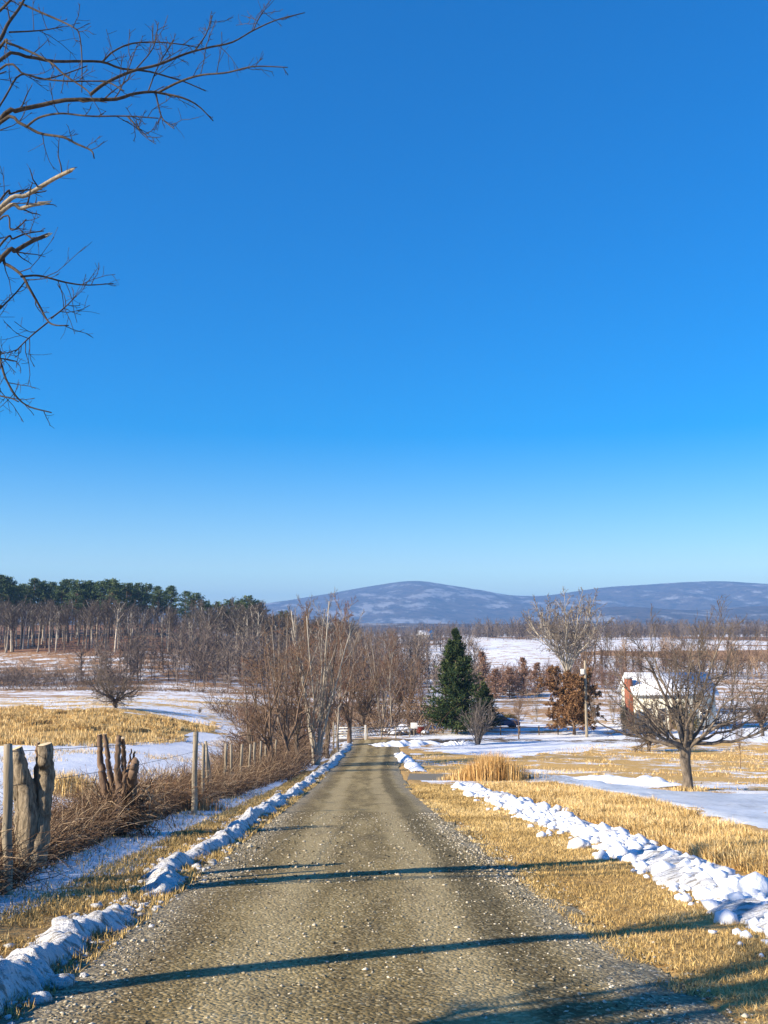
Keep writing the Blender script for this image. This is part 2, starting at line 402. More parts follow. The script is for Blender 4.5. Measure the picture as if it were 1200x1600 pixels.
# ------------------------------------------------------------------ branch growing
def unit(a): return a / (np.linalg.norm(a, axis=-1, keepdims=True) + 1e-9)
def sprout(rng, Pp, Rp, n, t=(.2, 1.), ang=(45, 12), ln=(.5, .15), k=4, rr=.6, tip=.4, up=.1, wig=.12, lenabs=None, rmin=.006, taper_len=.45, flat=0.):
    """children on a batch of parent polylines"""
    B, kp, _ = Pp.shape; C = B * n
    pi = np.repeat(np.arange(B), n)
    tt = (np.tile(np.arange(n), B) + rng.random(C)) / n; tt = t[0] + (t[1] - t[0]) * tt
    f = tt * (kp - 1); i = np.minimum(f.astype(int), kp - 2); f = f - i
    a, b = Pp[pi, i], Pp[pi, i + 1]; p0 = a + (b - a) * f[:, None]
    r0 = (Rp[pi, i] * (1 - f) + Rp[pi, i + 1] * f)
    T = unit(b - a); L = np.linalg.norm(np.diff(Pp, axis=1), axis=2).sum(1)[pi]
    rv = unit(rng.normal(size=(C, 3)) * np.array([1, 1, 1 - flat])); pr = unit(rv - (rv * T).sum(1, keepdims=True) * T)
    an = np.radians(rng.normal(ang[0], ang[1], C))[:, None]
    D = unit(np.cos(an) * T + np.sin(an) * pr + np.array([0, 0, up]))
    l = (L * ln[0] if lenabs is None else np.full(C, lenabs)) * (1 + rng.normal(0, ln[1], C)).clip(.35, 1.8) * (1 - taper_len * (tt - t[0]) / max(t[1] - t[0], 1e-6))
    pts = [p0]; d = D
    for s in range(k - 1):
        d = unit(d + rng.normal(0, wig, (C, 3)) + np.array([0, 0, up * .35]))
        pts.append(pts[-1] + d * (l / (k - 1))[:, None])
    Pc = np.stack(pts, 1)
    rb = np.maximum(r0 * rr * rng.uniform(.7, 1.1, C), rmin)
    Rc = rb[:, None] * np.linspace(1, tip, k)[None]
    return Pc, np.maximum(Rc, rmin * .7)
def trunk_line(rng, h, lean=.06, k=7, wob=.03, base=(0, 0, 0), to=None):
    z = np.linspace(0, 1, k); a = rng.uniform(0, 6.28)
    p = np.stack([np.cos(a) * lean * z * h, np.sin(a) * lean * z * h, z * h], -1) if to is None else np.outer(z, np.asarray(to) * h)
    w = np.cumsum(rng.normal(0, wob * h / k, (k, 3)), 0); w[:, 2] *= .2; w[0] = 0
    return p + w + np.asarray(base)
def flare(r, k, tip=.25, fl=1.45):
    q = np.linspace(1, tip, k); q[0] *= fl; return r * q
def bare_tree(name, rng, stems, levels, bark_m, twig_m, sides=(7, 5, 4, 3, 3)):
    """stems: list of (polyline, radii). returns root with parts trunk, crown (local coordinates)"""
    tr = [tubes(p, r, sides[0]) for p, r in stems]
    k = stems[0][0].shape[0]
    Pp, Rp = np.stack([p for p, _ in stems]), np.stack([r for _, r in stems])
    fine = []
    for li, lv in enumerate(levels):
        lv = dict(lv)
        Pp, Rp = sprout(rng, Pp, Rp, **lv)
        tb = tubes(Pp, Rp, sides[min(li + 1, len(sides) - 1)], caps=False)
        (tr if li == 0 else fine).append(tb)
    V, F, v = joinf(tr); t_me = mesh(name + '_trunk', V, F, bark_m, True)
    V, F, v = joinf(fine); c_me = mesh(name + '_crown', V, F, twig_m, True)
    return t_me, c_me
def put_tree(name, label, cat, meshes, loc, sc=1., rz=0., group=None):
    o = thing(name, label, cat, loc, rz, group, sc)
    obj('trunk', meshes[0], o); obj('crown', meshes[1], o)
    return o
def leaves(rng, pts, size, asp=.6, droop=0.):
    """one small quad-ish leaf (two triangles) per point"""
    n = len(pts); d = unit(rng.normal(size=(n, 3)) + np.array([0, 0, -droop])); e = unit(np.cross(d, rng.normal(size=(n, 3))))
    s = size * rng.uniform(.6, 1.3, n)[:, None]
    a, b, c, f = pts, pts + d * s * .5 + e * s * asp * .5, pts + d * s, pts + d * s * .5 - e * s * asp * .5
    V = np.stack([a, b, c, f], 1).reshape(-1, 3); q = np.arange(n * 4).reshape(n, 4)
    return V, [q], rng.random(n)
def blades(rng, pts, h, w, lean=.5, tri=False):
    n = len(pts); a = rng.uniform(0, 2 * np.pi, n); side = np.stack([np.cos(a), np.sin(a), 0 * a], -1)
    b = rng.uniform(0, 2 * np.pi, n); ln = np.abs(rng.normal(0, lean, n)); dr = np.stack([np.cos(b) * ln, np.sin(b) * ln, 0 * b], -1)
    h = np.broadcast_to(h, (n,))[:, None]; w = np.broadcast_to(w, (n,))[:, None]; up = np.array([0, 0, 1.])
    base = pts - np.array([0, 0, .01])
    tip = base + (up / np.sqrt(1 + ln[:, None] ** 2) + dr * .9) * h
    val = rng.random(n)
    if tri:
        V = np.stack([base - side * w, base + side * w, tip], 1).reshape(-1, 3)
        return V, [np.arange(n * 3).reshape(n, 3)], val
    mid = base + (up * .6 + dr * .3) * h
    V = np.stack([base - side * w, base + side * w, mid + side * w * .7, mid - side * w * .7, tip], 1).reshape(-1, 3)
    i = np.arange(n)[:, None] * 5
    return V, [i + np.array([0, 1, 2, 3]), i + np.array([3, 2, 4])], np.concatenate([val, val])
def canes(rng, pts, h, r, k=6, arch=.6, sides=3, up=1.):
    """arching bramble canes rooted at pts"""
    n = len(pts); a = rng.uniform(0, 2 * np.pi, n); out = np.stack([np.cos(a), np.sin(a), 0 * a], -1)
    h = np.broadcast_to(h, (n,)); L = h * rng.uniform(1.0, 1.9, n)
    d = unit(out * rng.uniform(.1, .8, n)[:, None] + np.array([0, 0, up])); P_ = [pts]
    for s in range(k - 1):
        d = unit(d + rng.normal(0, .22, (n, 3)) + np.array([0, 0, -1.]) * (arch * rng.uniform(.1, 1., n))[:, None] * (s / k) * 1.4 + out * .12)
        P_.append(P_[-1] + d * (L / (k - 1))[:, None])
    Pt = np.stack(P_, 1)
    g = H(Pt[:, :, 0], Pt[:, :, 1]); Pt[:, :, 2] = np.maximum(Pt[:, :, 2], g + .01)
    Rd = (np.broadcast_to(r, (n,)) * rng.uniform(.6, 1.3, n))[:, None] * np.linspace(1, .45, k)[None]
    return tubes(Pt, Rd, sides, caps=False, val=rng.random(n))
def on_ground(x, y): return np.stack([x, y, H(x, y)], -1)
def inpoly(x, y, poly):
    x, y = np.asarray(x), np.asarray(y); c = np.zeros(x.shape, bool); n = len(poly)
    for i in range(n):
        (x0, y0), (x1, y1) = poly[i][:2], poly[(i + 1) % n][:2]
        with np.errstate(divide='ignore', invalid='ignore'):
            c ^= ((y0 > y) != (y1 > y)) & (x < (x1 - x0) * (y - y0) / (y1 - y0 + 1e-12) + x0)
    return c
def wpoly(pts): return [tuple(at(px, py)[:2]) for px, py in pts]
def fill(rng, poly, n):
    """n random ground points inside a world polygon"""
    a = np.array([q[:2] for q in poly]); lo, hi = a.min(0), a.max(0); X, Y = [], []; got = 0
    while got < n:
        x = rng.uniform(lo[0], hi[0], n * 2); y = rng.uniform(lo[1], hi[1], n * 2); m = inpoly(x, y, poly)
        X.append(x[m]); Y.append(y[m]); got += m.sum()
    return np.concatenate(X)[:n], np.concatenate(Y)[:n]

#@@GROUND
# ================================================================== THE SETTING
ROADW = 2.22
ROAD_END = 96.0
fld_gold = wpoly([(-260, 1106), (0, 1107), (170, 1113), (325, 1132), (318, 1147), (230, 1160), (0, 1166), (-260, 1168)])
fld_white = wpoly([(-260, 1166), (0, 1165), (230, 1160), (330, 1146), (425, 1140), (425, 1172), (385, 1200), (200, 1225), (0, 1262), (-260, 1310)])
fld_back = wpoly([(-260, 1091), (0, 1091), (420, 1090), (440, 1130), (330, 1131), (170, 1112), (0, 1106), (-260, 1105)])
hill_brown = [(-260, 188), (-8, 188), (-14, 225), (-40, 268), (-260, 268)]
rgrass = wpoly([(600, 1196), (640, 1172), (800, 1182), (930, 1163), (1200, 1158), (1400, 1156), (1400, 1238), (1050, 1233), (930, 1222), (880, 1211), (640, 1208)])
rsnow = wpoly([(690, 1166), (800, 1150), (960, 1146), (1400, 1134), (1400, 1156), (1000, 1160), (900, 1174), (800, 1184), (650, 1172)])

def nonuni():
    c = 5.5; t = np.linspace(-np.arcsinh(9000 / c), np.arcsinh(9000 / c), 440); x = c * np.sinh(t)
    y = [-60.]
    while y[-1] < 9000: y.append(y[-1] + max(.2, .0185 * abs(y[-1] - 3)))
    return x, np.array(y)
gx, gy = nonuni(); X, Y = np.meshgrid(gx, gy); Z = H(X, Y); U = X - XC(Y)
Z = Z - .06 * (np.abs(U) < ROADW + .1) * (Y < ROAD_END + 1)
ny, nx = X.shape; ii = np.arange(ny * nx).reshape(ny, nx)
gq = np.stack([ii[:-1, :-1], ii[:-1, 1:], ii[1:, 1:], ii[1:, :-1]], -1).reshape(-1, 4)
gme = mesh('ground', np.stack([X, Y, Z], -1).reshape(-1, 3), [gq], M['ground'], True)
jx = X + (fbm(X / 3, Y / 3, 21, 3) - .5) * (2 + .03 * np.abs(Y)); jy = Y + (fbm(X / 3 + 9, Y / 3, 31, 3) - .5) * (2 + .04 * np.abs(Y))
cv = np.zeros((ny, nx, 4)); cv[..., 3] = 1
def setc(mask, s, g, d=0.): cv[mask] = (s, g, d, 1)
setc(np.ones_like(X, bool), .50, .3)
setc((Y > 270), .57, .3); setc((Y > 270) & (fbm(X / 60 + Y / 90, Y / 75, 501, 4) > .55), .25, .2); setc((Y < 130), .55, .55)
setc(inpoly(jx, jy, hill_brown), .46, .2); setc((X < -20) & (Y > 262) & (Y < 420), .22, .0)
setc(inpoly(jx, jy, fld_back), .52, .9)
setc(inpoly(jx, jy, fld_white), .86, .7)
setc(inpoly(jx, jy, fld_gold), .10, 1.)
setc(inpoly(jx, jy, rgrass), .44, .95)
setc(inpoly(jx, jy, rsnow), .70, .9)
ju = U + (fbm(X / .8, Y / .8, 41, 3) - .5) * .9
near = (Y < 92)
setc(near & (ju < -1.9) & (ju > -3.35), .16, .75, .25)
setc(near & (ju <= -3.3) & (ju > -5.1), np.where(fbm(X / 1.1, Y / 2.2, 77, 2) > .3, .80, .4)[near & (ju <= -3.3) & (ju > -5.1)] if False else .72, .6, .2)
setc(near & (ju <= -4.9) & (ju > -7.4), .40, .3, .35)
nr = near & (Y < 46)
setc(nr & (ju > 1.9) & (ju < 4.1), .05, .85, .12)
setc(nr & (ju >= 4.1) & (ju < 5.4), .7, .7, .1)
setc(nr & (ju >= 5.3) & (ju < 8.5), .10, 1.)
setc((Y >= 46) & near & (ju > 1.9) & (ju < 3.1), .15, .8, .1)
setc((Y > 93) & (Y < 98.5) & (ju > -4) & (ju < 30), .45, .4, .9)
ca = gme.color_attributes.new('cover', 'FLOAT_COLOR', 'POINT'); ca.data.foreach_set('color', cv.astype(np.float32).ravel())
g = obj('ground', gme); tag(g, 'winter meadows of straw grass with lying snow falling to a flat valley', None, None, 'structure')

# --- gravel road
ys = [-8.]
while ys[-1] < ROAD_END: ys.append(ys[-1] + max(.2, .02 * ys[-1]))
ys = np.array(ys); us = np.linspace(-1, 1, 27)
uw = ROADW + (fbm(ys / 1.3, ys * 0, 51, 3) - .5) * .35
UU = us[None] * uw[:, None]; YY = np.repeat(ys[:, None], 27, 1); XX = XC(YY) + UU
ZZ = H(XC(YY), YY) * .5 + H(XX, YY) * .5 + .035 - .05 * np.abs(us[None]) ** 4 + (fbm(XX / .5, YY / .9, 53, 3) - .5) * .02
i2 = np.arange(XX.size).reshape(XX.shape)
rq = np.stack([i2[:-1, :-1], i2[:-1, 1:], i2[1:, 1:], i2[1:, :-1]], -1).reshape(-1, 4)
rme = mesh('gravel_road', np.stack([XX, YY, ZZ], -1).reshape(-1, 3), [rq], M['road'], True)
ra = rme.attributes.new('u', 'FLOAT', 'POINT'); ra.data.foreach_set('value', UU.astype(np.float32).ravel())
tag(obj('gravel_road', rme), 'gravel lane running straight downhill to a gate', None, None, 'structure')
def road_z(x, y): return H(XC(y), y) * .5 + H(x, y) * .5 + .035 - .05 * np.abs((x - XC(y)) / ROADW) ** 4

# --- snowy driveway branching to the right
nearE = np.array([at(*q) for q in [(636, 1219), (760, 1221), (880, 1224), (1000, 1247), (1100, 1270), (1200, 1301), (1330, 1345), (1500, 1400)]])
farE = np.array([at(*q) for q in [(640, 1209), (760, 1210), (885, 1213), (950, 1223), (1050, 1233), (1200, 1238), (1330, 1241), (1500, 1243)]])
nearE, farE = smooth_line(nearE, 70), smooth_line(farE, 70)
tt = np.linspace(0, 1, 14)[None, :, None]; DP = nearE[:, None] * (1 - tt) + farE[:, None] * tt
DP[..., 2] = H(DP[..., 0], DP[..., 1]) + .03 + (fbm(DP[..., 0] / .9, DP[..., 1] / 2., 61, 3) - .5) * .08
DP[:, 0, 2] -= .09; DP[:, -1, 2] -= .09
i3 = np.arange(70 * 14).reshape(70, 14); dq = np.stack([i3[:-1, :-1], i3[:-1, 1:], i3[1:, 1:], i3[1:, :-1]], -1).reshape(-1, 4)
dme = mesh('driveway', DP.reshape(-1, 3), [dq], M['ice'], True); da = dme.attributes.new('u', 'FLOAT', 'POINT'); da.data.foreach_set('value', np.repeat(np.linspace(0, 1, 70), 14).astype(np.float32))
tag(obj('driveway', dme), 'side drive of grey packed snow curving off beside the lone orchard tree', None, None, 'structure')

# --- loose stones on the road (near the camera)
rng = np.random.default_rng(11)
n = 15000
yy = 4.2 * (26 / 4.2) ** (rng.random(n) ** .85); side = rng.random(n)
uu = np.where(side < .42, rng.normal(1.95, .22, n), np.where(side < .62, rng.normal(-1.95, .2, n), rng.uniform(-2.1, 2.1, n)))
uu = np.clip(uu, -2.35, 2.6); xx = XC(yy) + uu; zz = np.where(np.abs(uu) < ROADW, road_z(xx, yy), H(xx, yy) + .01)
s = rng.lognormal(math.log(.0105), .38, n) * np.where(yy > 12, 1.5, 1.)
bm = bmesh.new(); bmesh.ops.create_icosphere(bm, subdivisions=1, radius=1); iv = np.array([q.co[:] for q in bm.verts]); itri = np.array([[w.index for w in f.verts] for f in bm.faces]); bm.free()
oct_v = np.array([[1, 0, 0], [-1, 0, 0], [0, 1, 0], [0, -1, 0], [0, 0, .7], [0, 0, -.7]], float); oct_f = np.array([[0, 2, 4], [2, 1, 4], [1, 3, 4], [3, 0, 4], [2, 0, 5], [1, 2, 5], [3, 1, 5], [0, 3, 5]])
a = rng.uniform(0, 6.28, n); ca_, sa_ = np.cos(a), np.sin(a)
pv = oct_v[None] * rng.uniform(.6, 1.25, (n, 6, 1)) * rng.uniform(.6, 1.3, (n, 1, 3)); pv[..., 2] *= .75
px_ = pv[..., 0] * ca_[:, None] - pv[..., 1] * sa_[:, None]; py_ = pv[..., 0] * sa_[:, None] + pv[..., 1] * ca_[:, None]
pv = np.stack([px_, py_, pv[..., 2]], -1) * s[:, None, None] + np.stack([xx, yy, zz + s * .25], -1)[:, None]
pf = (np.arange(n)[:, None, None] * 6 + oct_f[None]).reshape(-1, 3)
o = obj('loose_gravel', mesh('loose_gravel', pv.reshape(-1, 3), [pf], M['stone'], False, np.repeat(rng.random(n) ** 1.3, 8)))
tag(o, 'loose pale gravel strewn over the lane and its edges', None, None, 'stuff')

# --- mountains and low wooded hills
def ridge(name, label, y0, y1, prof, D, seed, w=.35, rough=.2, nxx=260, nyy=70, xw=9000):
    x = np.linspace(-xw, xw, nxx); t = np.linspace(0, 1, nyy); y = y0 + (y1 - y0) * t
    Xm, Tm = np.meshgrid(x, t); Ym = y0 + (y1 - y0) * Tm
    px = 600 + x / D * FPX
    yp = np.interp(px, [q[0] for q in prof], [q[1] for q in prof])
    k = np.exp(-.5 * (np.arange(-6, 7) / 2.2) ** 2); k /= k.sum(); yp = np.convolve(np.pad(yp, 6, 'edge'), k, 'valid')
    hz = np.array([P(600, q, D)[2] for q in yp]) + 8
    tr = (D - y0) / (y1 - y0)
    shape = np.where(Tm < tr, sstep(0, tr, Tm) ** .8, 1 - sstep(tr, 1, Tm))
    spur = np.abs(fbm(Xm / 620 + .9 * Tm, Tm * 2.6, seed, 5) - .5) * 2
    env = np.sin(np.pi * np.clip(Tm / tr, 0, 1)) * (Tm < tr)
    Zm = (hz[None] + 8) * shape * (1 - rough * 1.6 * env * spur) - 8 - 6
    i = np.arange(Xm.size).reshape(Xm.shape); q = np.stack([i[:-1, :-1], i[:-1, 1:], i[1:, 1:], i[1:, :-1]], -1).reshape(-1, 4)
    vv = (1 - spur).reshape(Xm.shape)[:-1, :-1].ravel()
    tag(obj(name, mesh(name, np.stack([Xm, Ym, Zm], -1).reshape(-1, 3), [q], M['mount'], True, vv)), label, None, None, 'structure')
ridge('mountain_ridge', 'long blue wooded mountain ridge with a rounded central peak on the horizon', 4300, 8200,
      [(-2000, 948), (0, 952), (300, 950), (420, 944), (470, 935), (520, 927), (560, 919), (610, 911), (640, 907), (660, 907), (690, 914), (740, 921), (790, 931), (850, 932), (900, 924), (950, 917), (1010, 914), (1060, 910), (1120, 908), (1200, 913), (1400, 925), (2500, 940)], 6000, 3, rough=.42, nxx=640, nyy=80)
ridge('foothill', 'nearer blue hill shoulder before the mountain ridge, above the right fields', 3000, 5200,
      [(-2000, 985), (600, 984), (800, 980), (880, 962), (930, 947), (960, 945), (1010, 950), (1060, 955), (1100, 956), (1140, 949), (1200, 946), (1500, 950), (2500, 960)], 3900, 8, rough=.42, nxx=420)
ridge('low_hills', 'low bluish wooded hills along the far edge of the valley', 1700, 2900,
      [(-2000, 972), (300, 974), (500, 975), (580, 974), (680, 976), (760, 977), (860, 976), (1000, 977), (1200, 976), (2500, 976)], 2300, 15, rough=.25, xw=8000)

# --- haze: one closed box round everything
hz = bpy.data.materials.new('haze'); hz.use_nodes = True; hn = hz.node_tree.nodes; hn.clear()
pv_ = hn.new('ShaderNodeVolumePrincipled'); pv_.inputs['Color'].default_value = (.25, .52, 1., 1); pv_.inputs['Density'].default_value = .00016; pv_.inputs['Anisotropy'].default_value = 0.
ho = hn.new('ShaderNodeOutputMaterial'); hz.node_tree.links.new(pv_.outputs[0], ho.inputs['Volume'])
o = build('haze', box(-9200, 9200, -300, 9300, -30, 338), hz); tag(o, 'thin pale blue winter haze over the whole valley', None, None, 'stuff')

#@@SNOW
# ================================================================== snow banks by the road
def berm(name, label, y0, y1, uc, hw, hh, seed, m, seg=.028, na=40, breaks=(), asym=True, fur=.8):
    ys = [y0]
    while ys[-1] < y1: ys.append(ys[-1] + max(seg, .005 * ys[-1]))
    ys = np.array(ys); t = np.linspace(-1, 1, na)
    c = np.interp(ys, [q[0] for q in uc], [q[1] for q in uc]); w = np.interp(ys, [q[0] for q in hw], [q[1] for q in hw]); h = np.interp(ys, [q[0] for q in hh], [q[1] for q in hh])
    crest = .28 if asym else 0.
    c = c + (fbm(ys / 1.1, ys * 0, seed, 3) - .5) * .55; w = w * (.5 + 1.0 * fbm(ys / .7, ys * 0, seed + 1, 4)); h = h * (.42 + 1.2 * fbm(ys / .8, ys * 0, seed + 2, 4))
    for b0, b1 in breaks: br_ = 1 - .75 * (sstep(b0 - 1.1, b0, ys) * (1 - sstep(b1, b1 + .9, ys))); h = h * br_; w = w * (.35 + .65 * br_)
    TT, YY = np.meshgrid(t, ys); UU = c[:, None] + TT * w[:, None] + np.abs(TT) ** 2 * np.sign(TT) * ((fbm(YY / .13, TT * .6 + 3, seed + 21, 3) - .5) * .16 + (fbm(YY / .45, TT + 7, seed + 22, 2) - .5) * .22); XX = XC(YY) + UU
    q_ = np.where(TT < crest, (crest - TT) / (1 + crest), (TT - crest) / (1 - crest)); pr = np.where(TT < crest, 1 - q_ ** 1.7, (1 - q_ ** 1.5) ** .9)
    if not asym: pr = (1 - np.abs(TT) ** 2.2) ** .8
    sk = YY + UU * .85
    wob = (fbm(XX / .3, YY / .3, seed + 9, 3) - .5) * .16; rid = (1 - 2 * np.abs(vnoise((sk + wob) / .11, UU / .8, seed + 5) - .5)) + .45 * vnoise((sk - wob) / .05, UU / .3, seed + 6)
    lump = fbm(XX / .22, YY / .22, seed + 7, 4)
    hgt = h[:, None] * pr * (.62 + .55 * lump) - (.035 + .22 * h[:, None]) * fur * rid * np.sqrt(np.clip(pr, 0, 1)) * (h[:, None] > .02)
    ZZ = np.maximum(H(XX, YY), road_z(XX, YY) - .03) + hgt * 1.0 + np.where(h[:, None] < .03, -.08, -.01) - .08 * (np.abs(TT) > .97)
    i = np.arange(XX.size).reshape(XX.shape); q = np.stack([i[:-1, :-1], i[:-1, 1:], i[1:, 1:], i[1:, :-1]], -1).reshape(-1, 4)
    o = obj(name, mesh(name, np.stack([XX, YY, ZZ], -1).reshape(-1, 3), [q], m, True)); tag(o, label, None, None, 'structure')
    return o
berm('snow_bank', 'furrowed ploughed snow ridge along the fence side of the lane', 3.0, 92, [(3, -2.62), (7, -2.5), (9, -2.38), (14, -2.55), (25, -2.65), (45, -2.6), (92, -2.6)],
     [(3, .30), (8, .27), (11, .19), (16, .25), (40, .30), (92, .45)], [(3, .27), (8, .25), (10.5, .15), (14, .19), (20, .23), (40, .27), (92, .28)], 101, M['snow_dirty'], breaks=((10.7, 10.9),))
BANK_U = [(3, 3.6), (9, 4.1), (16, 4.55), (42, 4.75)]
bank = berm('snow_bank', 'broken bank of white snow lumps between mown verge and tall straw grass', 5.5, 44, BANK_U,
            [(5, .55), (9, .5), (16, .42), (42, .42)], [(5, .18), (9, .18), (16, .17), (42, .22)], 131, M['snow_dirty'], na=20, asym=False, fur=.4)
rng = np.random.default_rng(5)
chunk_me = []
for kx in range(9):
    bm = bmesh.new(); bmesh.ops.create_icosphere(bm, subdivisions=2, radius=1)
    planes = [unit(rng.normal(size=3) * np.array([1, 1, .8])) for _ in range(9)]; cuts = rng.uniform(.34, .72, 9)
    for q in bm.verts:
        c = np.array(q.co[:])
        for pl, ct in zip(planes, cuts):
            dd = float(c @ pl)
            if dd > ct: c = c - pl * (dd - ct) * 1.0
        c *= 1 + .07 * (rng.random() - .5); q.co = Vector(c * np.array([1.1, .95, .72]))
    me = bpy.data.meshes.new('snow_chunk'); bm.to_mesh(me); bm.free(); me.materials.append(M['snow_dirty'] if kx == 0 else M['snow'])
    me.polygons.foreach_set('use_smooth', np.ones(len(me.polygons), dtype=bool)); me.set_sharp_from_angle(angle=R(50)); chunk_me.append(me)
nchunk = 290
yy = 7.0 * (43 / 7.0) ** (rng.random(nchunk) ** 1.1)
uu = np.interp(yy, [q[0] for q in BANK_U], [q[1] for q in BANK_U]) + rng.normal(0, .25, nchunk) + (rng.random(nchunk) < .12) * rng.normal(-.3, .2, nchunk)
for i in range(nchunk):
    s = float(np.clip(rng.lognormal(math.log(np.interp(yy[i], [7, 13, 40], [.105, .075, .09])), .5), .03, .18)); x = float(XC(yy[i]) + uu[i])
    off = abs(uu[i] - np.interp(yy[i], [q[0] for q in BANK_U], [q[1] for q in BANK_U]))
    s = min(s, .07) if off > .42 else s; o = obj('snow_chunk', chunk_me[i % 9], bank, (x, yy[i], float(H(x, yy[i])) + s * -.05 + max(0., .11 - .2 * off))); o.scale = (s, s * rng.uniform(.7, 1.2), s * rng.uniform(.45, .8))
    o.rotation_euler = tuple(rng.uniform(-.45, .45, 2)) + (rng.uniform(0, 6.28),)
nc = 1900; yy = 6.5 * (44 / 6.5) ** rng.random(nc); uu = np.interp(yy, [q[0] for q in BANK_U], [q[1] for q in BANK_U]) + rng.normal(0, .30, nc) - .08
s_ = rng.lognormal(math.log(.032), .5, nc) * (1 + yy / 40); x_ = XC(yy) + uu; b_ = np.stack([x_, yy, H(x_, yy) + s_ * .4 + np.maximum(0, .10 - .22 * np.abs(uu - np.interp(yy, [q[0] for q in BANK_U], [q[1] for q in BANK_U])))], -1)
cv_ = iv[None] * rng.uniform(.65, 1.25, (nc, len(iv), 1)) * s_[:, None, None] * np.array([1.2, 1, .8]) + b_[:, None]
o = obj('snow_crumbs', mesh('snow_crumbs', cv_.reshape(-1, 3), [(np.arange(nc)[:, None, None] * len(iv) + itri[None]).reshape(-1, 3)], M['snow'], False), bank); o['kind'] = 'stuff'
nc = 1000; yy = 4.0 * (60 / 4.0) ** rng.random(nc); uc_ = np.interp(yy, [3, 9, 14, 25, 45, 92], [-2.62, -2.38, -2.55, -2.65, -2.6, -2.6]); uu = uc_ + rng.choice([-1, 1], nc) * np.abs(rng.normal(.26, .12, nc))
s_ = rng.lognormal(math.log(.014), .5, nc) * (1 + yy / 25); x_ = XC(yy) + uu; b_ = np.stack([x_, yy, np.maximum(H(x_, yy), np.where(np.abs(uu) < ROADW, road_z(x_, yy), -99)) + s_ * .35], -1)
cv_ = iv[None] * rng.uniform(.5, 1.3, (nc, len(iv), 1)) * s_[:, None, None] * np.array([1.3, 1, .7]) + b_[:, None]
o = obj('snow_crumbs', mesh('snow_crumbs', cv_.reshape(-1, 3), [(np.arange(nc)[:, None, None] * len(iv) + itri[None]).reshape(-1, 3)], M['snow_dirty'], False)); tag(o, 'crumbs of dirty snow fallen along the ploughed ridge on the fence side', None, None, 'stuff')
def low_snow(name, label, pts, w, h, seed):
    ln = smooth_line([at(*q) for q in pts], 60); t = np.linspace(-1, 1, 10)
    nrm = np.gradient(ln, axis=0)[:, :2]; nrm = np.stack([-nrm[:, 1], nrm[:, 0]], -1) / (np.linalg.norm(nrm, axis=1, keepdims=True) + 1e-9)
    s = np.arange(60); ww = w * (.5 + fbm(s / 5., s * 0, seed, 3)); hh = h * (.3 + 1.2 * fbm(s / 3., s * 0 + 3, seed, 3)) * np.sin(np.linspace(0.05, np.pi - .05, 60)) ** .5
    XX = ln[:, None, 0] + nrm[:, None, 0] * ww[:, None] * t; YY = ln[:, None, 1] + nrm[:, None, 1] * ww[:, None] * t
    ZZ = H(XX, YY) + hh[:, None] * (1 - t[None] ** 2) * (.35 + 1.0 * fbm(XX / .8, YY / .8, seed, 3)) - .04 * (np.abs(t[None]) > .95)
    i = np.arange(600).reshape(60, 10); q = np.stack([i[:-1, :-1], i[:-1, 1:], i[1:, 1:], i[1:, :-1]], -1).reshape(-1, 4)
    tag(obj(name, mesh(name, np.stack([XX, YY, ZZ], -1).reshape(-1, 3), [q], M['snow'], True)), label, None, None, 'structure')
low_snow('snow_bank', 'low white snow bank on the near side of the orchard tree by the drive', [(905, 1217), (960, 1221), (1010, 1226), (1060, 1231)], .9, .35, 301)
low_snow('snow_bank', 'snow ridge along the right lane edge below the drive mouth', [(622, 1178), (635, 1190), (655, 1206)], .5, .4, 305)
low_snow('snow_bank', 'snow heap thrown across the foot of the lane by the gate', [(580, 1166), (610, 1165), (650, 1163), (672, 1160)], 1.3, .45, 309)
low_snow('snow_bank', 'small snow heap beside the shrub near the lane foot', [(690, 1164), (720, 1163), (745, 1164)], 1., .3, 313)

#@@GRASS
# ================================================================== grass and brush
rng = np.random.default_rng(21)
def strip(n, y0, y1, ulo, uhi, pw=1.):
    y = y0 * (y1 / y0) ** (rng.random(n) ** pw); u = rng.uniform(0, 1, n); lo = np.interp(y, *zip(*ulo)) if isinstance(ulo, list) else ulo; hi = np.interp(y, *zip(*uhi)) if isinstance(uhi, list) else uhi
    u = lo + (hi - lo) * u; return XC(y) + u, y, u
# mown verge between lane and snow bank
x, y, u = strip(150000, 4.6, 46, 2.0, [(4, 4.6), (12, 4.4), (46, 4.6)], .8)
k = fbm(x / .5, y / .5, 71, 3) > .30 + .22 * (u < 2.35); x, y = x[k], y[k]
hgt = (.018 + .034 * rng.random(len(x))) * (.6 + .9 * fbm(x / .6, y / .6, 73, 2)) * (1 + y / 45)
V, F, v = blades(rng, on_ground(x, y), hgt, .0028 * (1 + y / 10), 1.5, tri=True)
v = np.clip(v * .7 + .9 * (fbm(x / .8, y / 1.6, 75, 4) - .34), 0, 1)
tag(obj('verge_grass', mesh('verge_grass', V, F, M['grass_verge'], False, v)), 'short straw grass on the mown right verge', None, None, 'stuff')
# left verge
x, y, u = strip(60000, 4.0, 60, -3.6, -2.05, .8)
k = (fbm(x / .6, y / .6, 81, 3) > .34); x, y, u = x[k], y[k], u[k]
V, F, v = blades(rng, on_ground(x, y), (.035 + .05 * rng.random(len(x))) * (1 + y / 60), .003 * (1 + y / 9), 1.2, tri=True)
v = np.clip(v * .8 + .4 * (fbm(x / .9, y / 1.4, 85, 3) - .4), 0, 1)
tag(obj('verge_grass', mesh('verge_grass', V, F, M['grass_verge'], False, v)), 'straw grass strip behind the ploughed snow on the fence side', None, None, 'stuff')
